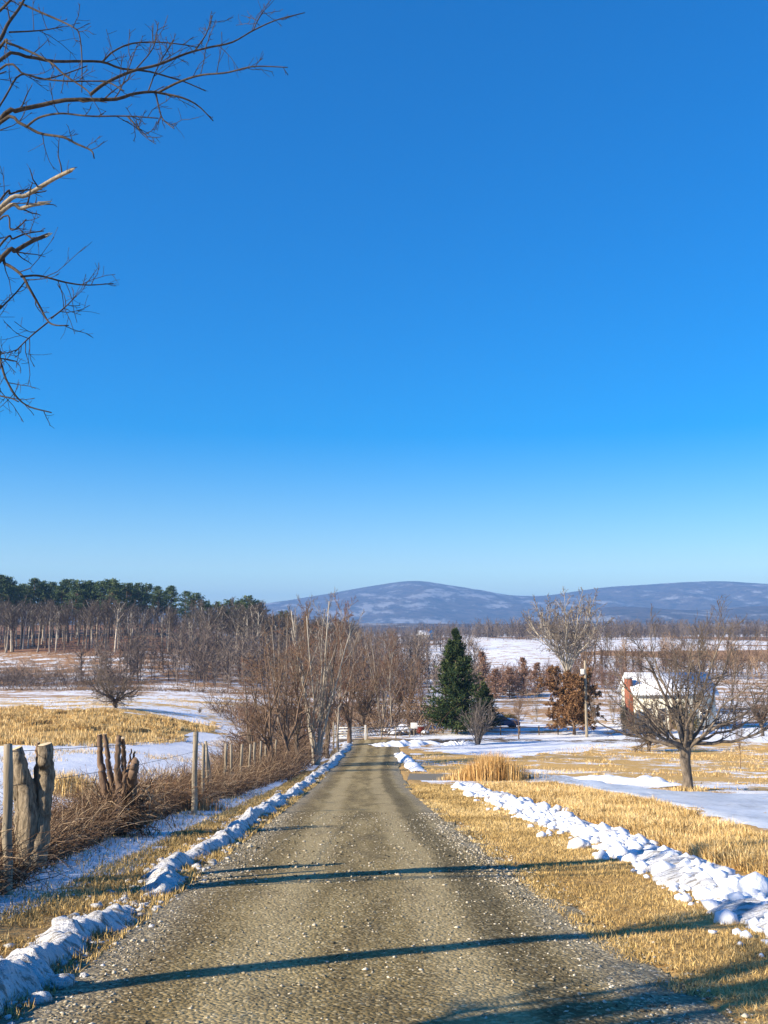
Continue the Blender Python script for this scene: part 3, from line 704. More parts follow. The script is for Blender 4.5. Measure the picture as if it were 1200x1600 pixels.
# tall straw grass beyond the snow bank
def tall(name, label, x, y, h, w, m, seed, lean=.45):
    kk = fbm(x / .7, y / .7, seed, 3); k = kk > .33; x, y, kk = x[k], y[k], kk[k]
    V, F, v = blades(rng, on_ground(x, y), h * (.45 + 1.0 * kk) * rng.uniform(.6, 1.2, len(x)), w * (1 + y / 22), lean)
    nb = len(v) // 2; f = .8 * (fbm(x / 1.1, y / 1.6, seed + 3, 3) - .5)
    v = np.clip(v + np.concatenate([f, f]), 0, 1)
    tag(obj(name, mesh(name, V, F, m, False, v)), label, None, None, 'stuff')
x, y, u = strip(80000, 9, 45, [(9, 5.2), (42, 5.3)], [(9, 8.6), (16, 7.2), (20, 7.6), (30, 9.0), (45, 8.6)], .75)
tall('tall_grass', 'tall dry straw grass between the snow bank and the drive', x, y, .27, .0038, M['grass_gold'], 91, .95)
x, y = fill(rng, fld_gold, 80000); x = x + (fbm(x / 2.5, y / 5, 201, 3) - .5) * 9; y = np.clip(y + (fbm(x / 2.5, y / 6, 203, 3) - .5) * 16, 30, 140)
tall('field_grass', 'golden standing grass of the field below the wooded hill', x, y, .40, .004, M['grass_gold'], 93, .6)
x, y = fill(rng, rgrass, 26000)
kk = fbm(x / 3, y / 3, 95, 3) > .52; x, y = x[kk], y[kk]
V, F, v = blades(rng, on_ground(x, y), .10 + .12 * rng.random(len(x)), .02, .8, tri=True)
tag(obj('meadow_grass', mesh('meadow_grass', V, F, M['grass_gold'], False, v)), 'short golden grass showing through snow round the orchard tree', None, None, 'stuff')
x, y = fill(rng, fld_white, 20000); x2, y2 = fill(rng, fld_back, 14000); x, y = np.concatenate([x, x2]), np.concatenate([y, y2]); k = fbm(x / 2.2, y / 7, 205, 3) > .55; x, y = x[k], y[k]
V, F, v = blades(rng, on_ground(x, y), .10 + .16 * rng.random(len(x)), .008 + y * .00012, .5, tri=True)
tag(obj('stubble', mesh('stubble', V, F, M['grass_gold'], False, v)), 'straw stubble poking through snow in the fields behind the fence', None, None, 'stuff')
def clump(px, d, rad, nn, h, m, label, name='grass_clump'):
    c = pos(px, d); x = c[0] + rng.normal(0, rad, nn); y = c[1] + rng.normal(0, rad * .7, nn)
    V, F, v = blades(rng, on_ground(x, y) - c, h * rng.uniform(.5, 1.1, nn) * np.exp(-((x - c[0]) / (2.2 * rad)) ** 2), .012, .28)
    tag(obj(name, mesh(name, V, F, m, False, v), None, c), label, 'grass clump')
clump(772, 50, .9, 2200, 1.5, M['grass_tawny'], 'tall tawny clump of dry grass at the drive mouth below the round shrub')
clump(738, 51, .7, 1000, .8, M['grass_gold'], 'lower straw clump just left of the tall tawny grass clump')
clump(113, 30, .55, 1400, .75, M['grass_gold'], 'golden grass clump in snow between the two cut stumps')
clump(252, 27, .7, 1600, .85, M['grass_rust'], 'rusty orange grass clump behind the brambles near the tallest fence post')

x, y, u = strip(7000, 5, 40, -5.2, -3.2, .9)
V, F, v = blades(rng, on_ground(x, y), .05 + .10 * rng.random(len(x)), .003 * (1 + y / 9), 1.2, tri=True)
tag(obj('stubble', mesh('stubble', V, F, M['grass_verge'], False, v)), 'dead grass poking through the snow strip at the foot of the brambles', None, None, 'stuff')
# bramble hedge under the fence
def bramble(name, label, n, y0, y1, ulo, uhi, h, r, m, pw=.8, arch=.8, k=6):
    x, y, u = strip(n, y0, y1, ulo, uhi, pw)
    kk = .6 + .8 * fbm(x / 1.2, y / 1.2, 111, 2)
    hh = h(y) if callable(h) else h
    V, F, v = canes(rng, on_ground(x, y), hh * kk, r * (1 + y / 30), k, arch)
    tag(obj(name, mesh(name, V, F, m, False, v)), label, None, None, 'stuff')
bramble('bramble_hedge', 'tangled brown brambles along the foot of the post fence', 11000, 6.5, 62, [(6, -5.6), (12, -5.3), (24, -6.0), (60, -7.0)], [(6, -3.7), (12, -4.1), (20, -4.7), (40, -4.3), (62, -3.8)], lambda y: np.interp(y, [6, 11, 14, 20, 30, 60], [.45, .55, .62, .75, .75, .9]), .0042, M['bramble'], k=5)
bramble('fence_brush', 'upright brown brush and saplings among the lane side trees', 3000, 48, 91, [(50, -8), (91, -12)], [(50, -3.5), (78, -3.6), (91, -5.2)], lambda y: np.interp(y, [50, 70, 98], [.75, 1.5, 1.9]), .006, M['brush'], .9, .6)
x, y = fill(rng, [(-14, 100), (6, 102), (10, 132), (-24, 130)], 2600)
V, F, v = canes(rng, on_ground(x, y), 2.2 * rng.uniform(.5, 1.3, len(x)), .03, 6, .3)
tag(obj('thicket', mesh('thicket', V, F, M['brush'], False, v)), 'dark leafless thicket behind the pasture gate', None, None, 'stuff')
# hedge and scrub across the left fields
def scrub(label, poly, nn, h, r, m, name='hillside_scrub', arch=.4, thr=.0, nsc=14.):
    x, y = fill(rng, poly, nn)
    if thr: k = fbm(x / nsc, y / nsc, 121, 3) > thr; x, y = x[k], y[k]
    V, F, v = canes(rng, on_ground(x, y), h * rng.uniform(.4, 1.3, len(x)), r, 5, arch)
    tag(obj(name, mesh(name, V, F, m, False, v)), label, None, None, 'stuff')
scrub('dark thin hedge line between the snowy field and the brown hillside', [(-110, 176), (-10, 172), (-10, 177), (-110, 182)], 2400, 1.0, .03, M['brush'], 'hedgerow')
scrub('reddish brown scrub patches over the lower hillside', [(-120, 186), (-16, 186), (-34, 262), (-130, 262)], 4500, 1.2, .03, M['scrub'], thr=.56)
scrub('brown undergrowth at the foot of the tall wood', [(-130, 258), (-30, 246), (-12, 270), (-30, 290), (-130, 285)], 2600, 1.6, .045, M['scrub'], 'undergrowth', thr=.5)
scrub('grey brown bushes before the wood at the edge of the hillside', [(-100, 184), (-52, 184), (-50, 200), (-100, 202)], 2600, 3.4, .04, M['woods'], 'thicket', thr=.42, nsc=6.)

#@@TREES
# ================================================================== bare trees: shared shapes
def variant(seed, kind, bark_m, twig_m):
    rng = np.random.default_rng(seed)
    if kind == 'fork':          # short trunk, several rising forks
        st = []
        for q in range(4):
            a = q * 1.57 + rng.uniform(-.4, .4); sp = rng.uniform(.15, .42)
            p = smooth_line([(0, 0, 0), (0.03 * math.cos(a), .03 * math.sin(a), 1.6), (sp * 1.6 * math.cos(a), sp * 1.6 * math.sin(a), 4.2), (sp * 3.6 * math.cos(a), sp * 3.6 * math.sin(a), rng.uniform(7, 9))], 8)
            p[1:] += rng.normal(0, .08, (7, 3)); st.append((p, flare(.125, 8, .2)))
            p[3:] += np.cumsum(rng.normal(0, .16, (5, 3)), 0)
        lv = [dict(n=8, t=(.3, 1), ang=(48, 12), ln=(.33, .25), k=5, rr=.55, up=.14, wig=.2, rmin=.022),
              dict(n=7, t=(.15, 1), ang=(48, 14), ln=(.42, .2), k=4, rr=.6, up=.1, wig=.2, rmin=.014),
              dict(n=4, t=(.1, 1), ang=(48, 14), ln=(.55, .25), k=3, rr=.7, up=.04, wig=.2, rmin=.010)]
    elif kind == 'slender':
        p = trunk_line(rng, 9.6, .05, 9, .05); st = [(p, flare(.10, 9, .15))]
        lv = [dict(n=30, t=(.22, 1), ang=(38, 10), ln=(.30, .25), k=5, rr=.5, up=.25, wig=.1, rmin=.018, taper_len=.6),
              dict(n=8, t=(.2, 1), ang=(36, 12), ln=(.42, .2), k=4, rr=.6, up=.18, wig=.14, rmin=.012),
              dict(n=7, t=(.1, 1), ang=(38, 14), ln=(.5, .25), k=3, rr=.7, up=.12, wig=.16, rmin=.009)]
    elif kind == 'multi':       # several pale stems fanning from one foot
        st = []
        for q in range(6):
            a = q * 1.05 + rng.uniform(-.4, .4); sp = rng.uniform(.10, .40)
            p = smooth_line([(.12 * math.cos(a), .12 * math.sin(a), 0), (sp * 2.2 * math.cos(a), sp * 2.2 * math.sin(a), 3.0), (sp * 7 * math.cos(a), sp * 7 * math.sin(a), rng.uniform(7.5, 9.8))], 8)
            p[1:] += rng.normal(0, .06, (7, 3)); st.append((p, flare(rng.uniform(.07, .13), 8, .2, 1.2)))
        lv = [dict(n=9, t=(.3, 1), ang=(30, 9), ln=(.26, .25), k=5, rr=.5, up=.3, wig=.1, rmin=.015),
              dict(n=7, t=(.2, 1), ang=(34, 12), ln=(.42, .2), k=4, rr=.6, up=.2, wig=.13, rmin=.010),
              dict(n=5, t=(.1, 1), ang=(38, 14), ln=(.5, .25), k=3, rr=.7, up=.12, wig=.16, rmin=.008)]
    elif kind == 'spread':      # broad open crown on a short trunk
        st = []
        for q in range(7):
            a = q * .9 + rng.uniform(-.3, .3); sp = rng.uniform(.5, 1.05); zt = rng.uniform(5., 9.) - 2.0 * (sp - .5)
            p = smooth_line([(0, 0, 0), (.04 * math.cos(a), .04 * math.sin(a), 1.5), (sp * 1.5 * math.cos(a), sp * 1.5 * math.sin(a), 3.0), (sp * 4.6 * math.cos(a), sp * 4.6 * math.sin(a), zt)], 9)
            p[2:] += rng.normal(0, .15, (7, 3)); st.append((p, flare(.2, 9, .16, 1.3)))
        lv = [dict(n=9, t=(.3, 1), ang=(46, 12), ln=(.36, .2), k=5, rr=.55, up=.12, wig=.18, rmin=.022),
              dict(n=8, t=(.15, 1), ang=(46, 14), ln=(.45, .2), k=4, rr=.6, up=.1, wig=.18, rmin=.014),
              dict(n=6, t=(.1, 1), ang=(44, 14), ln=(.52, .25), k=3, rr=.7, up=.08, wig=.18, rmin=.010)]
    elif kind == 'oak':         # low, very wide crown of crooked limbs
        st = []
        for q in range(9):
            a = q * .7 + rng.uniform(-.3, .3); sp = rng.uniform(.55, 1.35); zt = rng.uniform(6.5, 9.4) * (1.25 - .45 * sp)
            p = smooth_line([(0, 0, 0), (.04 * math.cos(a), .04 * math.sin(a), 1.0), (sp * 1.6 * math.cos(a), sp * 1.6 * math.sin(a), 2.2 + .5 * rng.random()), (sp * 3.2 * math.cos(a), sp * 3.2 * math.sin(a), zt * .5), (sp * 5.0 * math.cos(a), sp * 5.0 * math.sin(a), zt)], 10)
            p[2:] += np.cumsum(rng.normal(0, .14, (8, 3)), 0); st.append((p, flare(.25, 10, .14, 1.3)))
        lv = [dict(n=10, t=(.25, 1), ang=(56, 14), ln=(.36, .2), k=5, rr=.55, up=.1, wig=.24, rmin=.03),
              dict(n=8, t=(.15, 1), ang=(52, 14), ln=(.45, .2), k=4, rr=.6, up=.08, wig=.24, rmin=.02),
              dict(n=5, t=(.1, 1), ang=(48, 14), ln=(.52, .25), k=3, rr=.7, up=.06, wig=.2, rmin=.014)]
    elif kind == 'vase':        # many thin pale limbs fanning into a round dome
        st = []
        for q in range(15):
            a = q * 2.4 + rng.uniform(-.3, .3); sp = math.sqrt((q + .5) / 15); zt = 9.2 * math.cos(sp * .62) * rng.uniform(.93, 1.04)
            p = smooth_line([(0, 0, 0), (.05 * math.cos(a), .05 * math.sin(a), 3.0), (sp * 1.1 * math.cos(a), sp * 1.1 * math.sin(a), 4.9), (sp * 3.1 * math.cos(a), sp * 3.1 * math.sin(a), zt * .8), (sp * 4.3 * math.cos(a), sp * 4.3 * math.sin(a), zt)], 10)
            p[2:] += np.cumsum(rng.normal(0, .06, (8, 3)), 0); st.append((p, flare(.10, 10, .16, 1.2)))
        lv = [dict(n=10, t=(.4, 1), ang=(40, 12), ln=(.26, .2), k=5, rr=.55, up=.12, wig=.18, rmin=.026),
              dict(n=7, t=(.15, 1), ang=(44, 14), ln=(.45, .2), k=4, rr=.6, up=.1, wig=.18, rmin=.02),
              dict(n=4, t=(.1, 1), ang=(44, 14), ln=(.5, .25), k=3, rr=.7, up=.06, wig=.2, rmin=.016)]
    elif kind == 'tall':        # forest tree: long clear trunk, high crown
        p = trunk_line(rng, 9.0, .04, 9, .035); st = [(p, flare(.17, 9, .3, 1.2))]
        lv = [dict(n=16, t=(.45, 1), ang=(36, 12), ln=(.30, .2), k=4, rr=.55, up=.25, wig=.14, rmin=.03, taper_len=.3),
              dict(n=8, t=(.2, 1), ang=(42, 14), ln=(.45, .2), k=4, rr=.6, up=.12, wig=.16, rmin=.02),
              dict(n=5, t=(.1, 1), ang=(42, 14), ln=(.55, .25), k=3, rr=.7, up=.1, wig=.16, rmin=.016)]
    elif kind == 'shrub':       # round many stemmed shrub, 3 m
        st = []
        for q in range(34):
            a = rng.uniform(0, 6.28); sp = rng.uniform(.1, 1.05); zt = 3.0 * math.cos(sp * .75) * rng.uniform(.8, 1.05)
            p = smooth_line([(.15 * math.cos(a), .15 * math.sin(a), 0), (sp * .55 * math.cos(a), sp * .55 * math.sin(a), .9), (sp * 1.55 * math.cos(a), sp * 1.55 * math.sin(a), zt)], 6)
            p[1:] += rng.normal(0, .04, (5, 3)); st.append((p, flare(.03, 6, .35, 1.2)))
        lv = [dict(n=6, t=(.3, 1), ang=(28, 9), ln=(.35, .2), k=4, rr=.65, up=.15, wig=.1, rmin=.012),
              dict(n=5, t=(.2, 1), ang=(30, 10), ln=(.5, .2), k=3, rr=.7, up=.12, wig=.12, rmin=.009)]
    return bare_tree(kind, rng, st, lv, bark_m, twig_m)
VA = dict(fork=variant(1, 'fork', M['bark_brown'], M['twig_brown']), fork2=variant(2, 'fork', M['bark_dark'], M['twig_red']),
          slender=variant(3, 'slender', M['bark_brown'], M['twig_brown']), slender2=variant(4, 'slender', M['bark_grey'], M['twig_red']),
          multi=variant(5, 'multi', M['bark_pale'], M['twig_grey']), multi2=variant(6, 'multi', M['bark_grey'], M['twig_brown']),
          spread=variant(7, 'spread', M['bark_dark'], M['twig_brown']), spread2=variant(8, 'spread', M['bark_grey'], M['twig_grey']),
          tall=variant(9, 'tall', M['bark_grey'], M['twig_forest']), tall2=variant(10, 'tall', M['bark_sun'], M['twig_forest']), tall3=variant(12, 'tall', M['bark_dark'], M['twig_forest']),
          oak=variant(14, 'oak', M['bark_dark'], M['bark_dark']), vase=variant(15, 'vase', M['bark_pale'], M['twig_grey']),
          shrub=variant(13, 'shrub', M['twig_grey'], M['twig_grey']))
rng = np.random.default_rng(31)
def tree(px, d, ytop, var, label, name='bare_tree', group=None, hv=9.3, wide=1., rz=None, dz=-.05, cat='tree'):
    c = pos(px, d); h = ztop(ytop, d) - c[2]; s = h / hv; c = c + np.array([0, 0, dz])
    return put_tree(name, label, cat, VA[var], c, (s * wide, s * wide, s), rng.uniform(0, 6.28) if rz is None else rz, group)
g1 = 'bare trees lining the fence side of the lane'
tree(421, 58, 985, 'fork', 'dark forked bare tree nearest along the fence row, first above the brambles', group=g1, wide=.95)
tree(392, 64, 1010, 'fork2', 'smaller reddish bare tree set back in the field behind the fence row', group=g1)
tree(446, 64, 980, 'fork', 'slim upright reddish bare tree just beyond the first forked tree', group=g1)
tree(463, 67, 978, 'fork2', 'brown forked bare tree just in front of the pale multi stemmed tree', group=g1)
tree(494, 68, 945, 'multi', 'pale barked tree of several straight stems in the fence row', name='multi_stem_tree', group=g1, wide=.9)
tree(512, 76, 953, 'fork2', 'dark slim tree crowding behind the pale multi stemmed tree', group=g1)
tree(528, 82, 960, 'slender2', 'tall upright bare tree near the gate post, before the mountain', group=g1, wide=.85)
tree(476, 84, 958, 'slender', 'broad dark crown behind the pale multi stemmed tree', group=g1, wide=.7)
tree(546, 92, 985, 'fork', 'brown bare tree standing directly behind the gate', group=g1)
tree(440, 88, 962, 'multi2', 'grey many stemmed tree deep behind the fence row', group=g1, wide=.8)
g2 = 'bare trees beyond the foot of the lane'
tree(566, 108, 1004, 'spread', 'low dark spreading tree beyond the gate', group=g2, wide=.8)
tree(597, 112, 985, 'multi2', 'fan shaped tree of many tan stems beyond the lane end', name='multi_stem_tree', group=g2, wide=.9)
tree(611, 107, 1003, 'slender2', 'pale trunked tree in snow right at the lane end', group=g2)
tree(640, 118, 1003, 'fork', 'brown forked tree between the lane end and the dark evergreen', group=g2)
tree(658, 125, 1020, 'fork2', 'small reddish tree half behind the dark evergreen', group=g2, wide=.9)
tree(578, 126, 1000, 'fork2', 'reddish crown behind the tan fan shaped tree', group=g2)
tree(624, 130, 1008, 'spread', 'wide dark crown behind the pale trunked lane end tree', group=g2, wide=.7)
tree(180, 108, 1030, 'oak', 'lone wide dark tree in the snowy field below the hill', wide=1.1, hv=9.)
tree(312, 118, 1105, 'shrub', 'small leafless bush at the right tip of the golden field', name='bush', hv=3., cat='bush')
tree(746, 92, 1100, 'shrub', 'round many stemmed grey shrub before the dark evergreen', name='round_shrub', hv=3., cat='shrub')
tree(811, 98, 1085, 'slender', 'thin young tree with pale foot by the low rail fence', name='young_tree', wide=1.2)
tree(768, 145, 1070, 'slender', 'slim trunk before the snowy slope right of the small evergreen', name='young_tree')
tree(838, 120, 1075, 'multi2', 'thin grey many stemmed tree left of the rust leaved oak', wide=.7)
tree(824, 150, 1060, 'slender2', 'tall thin tree behind the young tree by the rail fence', name='young_tree')
tree(888, 128, 937, 'vase', 'tall pale limbed tree with rounded crown above the rust leaved oak', name='tall_tree', wide=.85, hv=9.4)
tree(958, 118, 1062, 'multi2', 'fine twigged bare tree between the utility pole and the brick chimney', wide=.9)
tree(1014, 84, 1066, 'oak', 'low dark tree before the cream house, left of the orchard tree', wide=.7, hv=9.)
tree(1192, 102, 1040, 'spread', 'dense brown tree at the right field edge behind the orchard tree', wide=.95, hv=9.)
tree(1148, 112, 1058, 'fork2', 'reddish bare tree right of the cream house', wide=1.1)
tree(1157, 62, 1122, 'slender', 'thin leaning sapling in the snowy grass behind the orchard tree', name='sapling', wide=.8)
tree(920, 150, 962, 'fork', 'dim brown tree behind the tall pale limbed tree', wide=1.2)

# hero orchard tree on the right
rng = np.random.default_rng(57)
def orchard():
    c = at(1074, 1236); st, lim = [], []
    tk = smooth_line([(0, 0, -.1), (.03, 0, .5), (-.04, 0, 1.2), (.05, .02, 2.05)], 14); tr = np.interp(np.linspace(0, 1, 14), [0, .12, .4, .8, 1], [.38, .225, .195, .23, .19]) * rng.uniform(.93, 1.07, 14)
    parts = [tubes(tk, tr, 12)]
    tips = [(-3.9, .3, 3.1), (-3.5, -1.2, 4.3), (-2.9, .8, 5.4), (-1.9, -.6, 6.2), (-.8, 1.2, 6.7), (.2, -.8, 6.3), (1.0, .7, 6.9), (1.9, -.4, 6.6), (2.8, 1.0, 6.2), (3.5, -.6, 5.2), (4.1, .4, 4.1), (4.0, -1.1, 3.9), (-.4, -2.9, 5.2), (.8, 3., 5.4), (2.2, -2.7, 4.7), (-1.8, 2.9, 4.5)]
    P0, R0 = [], []
    for i, (x, y, z) in enumerate(tips):
        sx = .12 * np.sign(x); z = 1.75 + (z - 1.75) * .92; mid = np.array([x * .30, y * .32, 1.75 + (z - 1.75) * (.20 if abs(x) > 2.5 else .33)])
        m2 = np.array([x * .66, y * .66, 1.75 + (z - 1.75) * (.52 if abs(x) > 2.5 else .68)])
        p = smooth_line([(.03 + sx * .5, 0, 1.5 + .4 * rng.random()), mid + rng.normal(0, .1, 3), m2 + rng.normal(0, .17, 3), (x, y, z)], 12)
        p[2:] += np.cumsum(rng.normal(0, .055, (10, 3)), 0); P0.append(p); R0.append(np.interp(np.linspace(0, 1, 12), [0, .2, 1], [.10, .07, .014]) * rng.uniform(.7, 1.15))
    P0, R0 = np.array(P0), np.array(R0); parts.append(tubes(P0, R0, 8))
    P1, R1 = sprout(rng, P0, R0, 10, t=(.2, 1), ang=(50, 13), ln=(.40, .2), k=6, rr=.6, up=.12, wig=.15, rmin=.014)
    k_ = P1[:, -1, 2] > 2.2; P1, R1 = P1[k_], R1[k_]
    P2, R2 = sprout(rng, P1, R1, 7, t=(.15, 1), ang=(42, 14), ln=(.5, .25), k=5, rr=.65, up=.14, wig=.14, rmin=.009)
    P3, R3 = sprout(rng, P2, R2, 3, t=(.1, 1), ang=(40, 14), ln=(.5, .3), k=3, rr=.7, up=.14, wig=.14, rmin=.0065)
    o = thing('orchard_tree', 'wide branching bare orchard tree with stout trunk beside the snowy drive', 'tree', c)
    V, F, v = joinf(parts); obj('trunk', mesh('trunk', V, F, M['bark_old'], True), o)
    V, F, v = joinf([tubes(P1, R1, 5, False), tubes(P2, R2, 4, False), tubes(P3, R3, 3, False)]); obj('crown', mesh('crown', V, F, M['orchard'], True), o)
    a = rng.uniform(0, 6.28, 900); rr = np.abs(rng.normal(0, .35, 900)) + .2
    x, y = c[0] + np.cos(a) * rr, c[1] + np.sin(a) * rr
    V, F, v = blades(rng, on_ground(x, y) - c, .35 * rng.uniform(.4, 1.2, 900) * np.exp(-rr), .008, .5)
    tag(obj('grass_tuft', mesh('grass_tuft', V, F, M['grass_gold'], False, v), None, c), 'straw grass tuft round the foot of the orchard tree', 'grass tuft')
orchard()

# evergreens
def conifer(seed, h, rad, needle_m, nb=330, sub=11, nl=9, size=.22, shape=1., full=.06):
    rng = np.random.default_rng(seed)
    tk = trunk_line(rng, h, .0, 8, .004); trr = np.linspace(.028, .004, 8) * h * .55
    z = full + (1 - full) * rng.random(nb) ** 1.15; a = rng.uniform(0, 6.28, nb)
    L = rad * (1 - z) ** shape * (1.12 - .5 * np.exp(-z * 8)) * rng.uniform(.55, 1.15, nb) + .06
    k = 6; t = np.linspace(0, 1, k)
    out = np.stack([np.cos(a), np.sin(a)], -1)
    r = L[:, None] * t; dz = L[:, None] * (-.12 * t + .28 * t ** 2 + (z[:, None] * .55) * t)
    Pb = np.stack([out[:, :1] * r, out[:, 1:] * r, z[:, None] * h + dz], -1); Rb = (.012 + .012 * L)[:, None] * np.linspace(1, .3, k)
    P1, R1 = sprout(rng, Pb, Rb, sub, t=(.15, 1), ang=(48, 12), ln=(.32, .25), k=4, rr=.5, up=.02, wig=.12, rmin=.004, flat=.6)
    kk = nl; f = rng.random((len(P1), kk)) * 2.999; i = f.astype(int); fr = f - i
    b = np.arange(len(P1))[:, None]; pts = P1[b, i] + (P1[b, i + 1] - P1[b, i]) * fr[..., None]
    T = unit(P1[:, -1] - P1[:, 0])[:, None] + 0 * pts
    pts = pts.reshape(-1, 3); T = T.reshape(-1, 3); n = len(pts)
    d = unit(T * .8 + rng.normal(0, .55, (n, 3))); e = unit(np.cross(d, rng.normal(size=(n, 3)))); s = (size * rng.uniform(.6, 1.3, n))[:, None]
    V = np.stack([pts - e * s * .16, pts + e * s * .16, pts + d * s], 1).reshape(-1, 3); v = np.clip(np.repeat(rng.random(len(P1)), kk) * .6 + rng.random(n) * .5, 0, 1)
    Vt, Ft, vt = joinf([tubes(tk, trr, 7), tubes(Pb, Rb, 3, False)])
    return mesh('trunk', Vt, Ft, M['bark_dark'], True), mesh('crown', V, [np.arange(n * 3).reshape(n, 3)], needle_m, False, v)
ev = conifer(1, 10., 3.5, M['needle'], 300, 13, 10, .28, 1.02)
def con(px, d, ybase_h, me, label, name, hv, wide=1., group=None, rz=0.):
    c = pos(px, d); h = ztop(ybase_h, d) - c[2]; s = h / hv
    return put_tree(name, label, 'tree', me, c - np.array([0, 0, .05]), (s * wide, s * wide, s), rz, group)
con(713, 104, 984, ev, 'large dark green conical evergreen at the foot of the lane', 'evergreen_tree', 10., 1.0)
con(757, 109, 1066, ev, 'smaller dark evergreen leaning out behind the large one', 'evergreen_tree', 10., 1.25, rz=1.2)
br = conifer(2, 6., 1.7, M['leaf_bronze'], 150, 8, 5, .24, .6)
for px, d, yt, w, lb in [(754, 168, 1017, .95, 'tallest bronze cedar, just right of the large evergreen tip'), (818, 172, 1026, .95, 'bronze cedar of narrow shape above the thin young tree'), (840, 176, 1034, 1.2, 'bronze cedar nearest the tall pale limbed tree'),
                         (775, 165, 1044, 1.4, 'low broad bronze cedar beside the tallest bronze cedar'), (796, 168, 1042, 1.4, 'middle bronze cedar of the low reddish row'), (860, 185, 1040, 1.3, 'bronze cedar partly behind the rust leaved oak')]:
    con(px, d, yt, br, lb, 'bronze_cedar', 6.2, w, 'bronze winter cedars on the snowy slope', px * .1)

# rust leaved oak
rng = np.random.default_rng(77)
def leafy(px, d, yt, wid, m, label, name, nleaf, lsz, bark_m, group=None, zlow=.10):
    c = pos(px, d); h = ztop(yt, d) - c[2]
    st = []
    for q in range(6):
        a = rng.uniform(0, 6.28); p = smooth_line([(0, 0, 0), (.02, 0, h * .16), (wid * .25 * math.cos(a), wid * .25 * math.sin(a), h * .5), (wid * .5 * math.cos(a), wid * .5 * math.sin(a), h * rng.uniform(.75, .97))], 8); st.append((p, flare(h * .022, 8, .2, 1.3)))
    P0, R0 = np.stack([q for q, _ in st]), np.stack([q for _, q in st])
    P1, R1 = sprout(rng, P0, R0, 12, t=(.22, 1), ang=(58, 14), ln=(.38, .2), k=5, rr=.5, up=.02, wig=.15, rmin=.015)
    P2, R2 = sprout(rng, P1, R1, 8, t=(.2, 1), ang=(48, 14), ln=(.45, .25), k=4, rr=.6, up=.0, wig=.15, rmin=.009)
    P3, R3 = sprout(rng, P2, R2, 4, t=(.2, 1), ang=(48, 14), ln=(.5, .25), k=3, rr=.7, up=.0, wig=.15, rmin=.006)
    i = rng.integers(0, len(P3), nleaf); f = rng.random(nleaf)[:, None]; pts = P3[i, 1] * (1 - f) + P3[i, 2] * f + rng.normal(0, .05, (nleaf, 3))
    pts = pts[pts[:, 2] > zlow * h]
    o = thing(name, label, 'tree', c - np.array([0, 0, .05]), 0, group)
    V, F, v = joinf([tubes(P0, R0, 7), tubes(P1, R1, 5, False)]); obj('trunk', mesh('trunk', V, F, bark_m, True), o)
    V, F, v = joinf([tubes(P2, R2, 3, False), tubes(P3, R3, 3, False)]); cr = obj('crown', mesh('crown', V, F, M['twig_brown'], True), o)
    V, F, v = leaves(rng, pts, lsz, .6, .6); obj('leaves', mesh('leaves', V, F, m, False, v), cr)['kind'] = 'stuff'
leafy(897, 104, 1046, 5.0, M['leaf_rust'], 'rust leaved oak holding brown leaves beside the utility pole', 'oak_tree', 46000, .17, M['bark_brown'])
def bush(px, d, yt, wid, m, label, n=2600, lsz=.16):
    c = pos(px, d); h = ztop(yt, d) - c[2]
    q = unit(rng.normal(size=(n, 3))) * (rng.random(n) ** .4)[:, None] * np.array([wid / 2, wid / 2, h / 2]); q *= (.7 + .5 * vnoise(q[:, 0] * 1.5 + 5, q[:, 2] * 1.5 + q[:, 1], 5))[:, None]; q[:, 2] += h * .5
    o = thing('bush', label, 'bush', c)
    V, F, v = leaves(rng, q, lsz, .6); l = obj('leaves', mesh('leaves', V, F, m, False, v), o); l['kind'] = 'stuff'
    st = [tubes(smooth_line([(0, 0, 0), (x * .3, y * .3, h * .4), (x * .8, y * .8, h * .9)], 5), np.linspace(.04, .01, 5), 4) for x, y in rng.normal(0, wid * .25, (9, 2))]
    V, F, v = joinf(st); obj('stem', mesh('stem', V, F, M['bark_dark'], True), o)
bush(1064, 105, 1092, 2.6, M['leaf_olive'], 'olive green bush standing in for shade on the cream house wall')  # two bushes fill a dark wedge that reads as shade on the wall
bush(1083, 104, 1112, 1.6, M['leaf_olive'], 'lower olive bush right of the first, standing in for the same wall shade', 1500)
bush(975, 106, 1097, .7, M['needle'], 'narrow black green column shrub left of the brick chimney', 1500, .12)
bush(795, 122, 1116, 2.2, M['leaf_olive'], 'golden olive bush rising behind the snowy blue car', 1600)

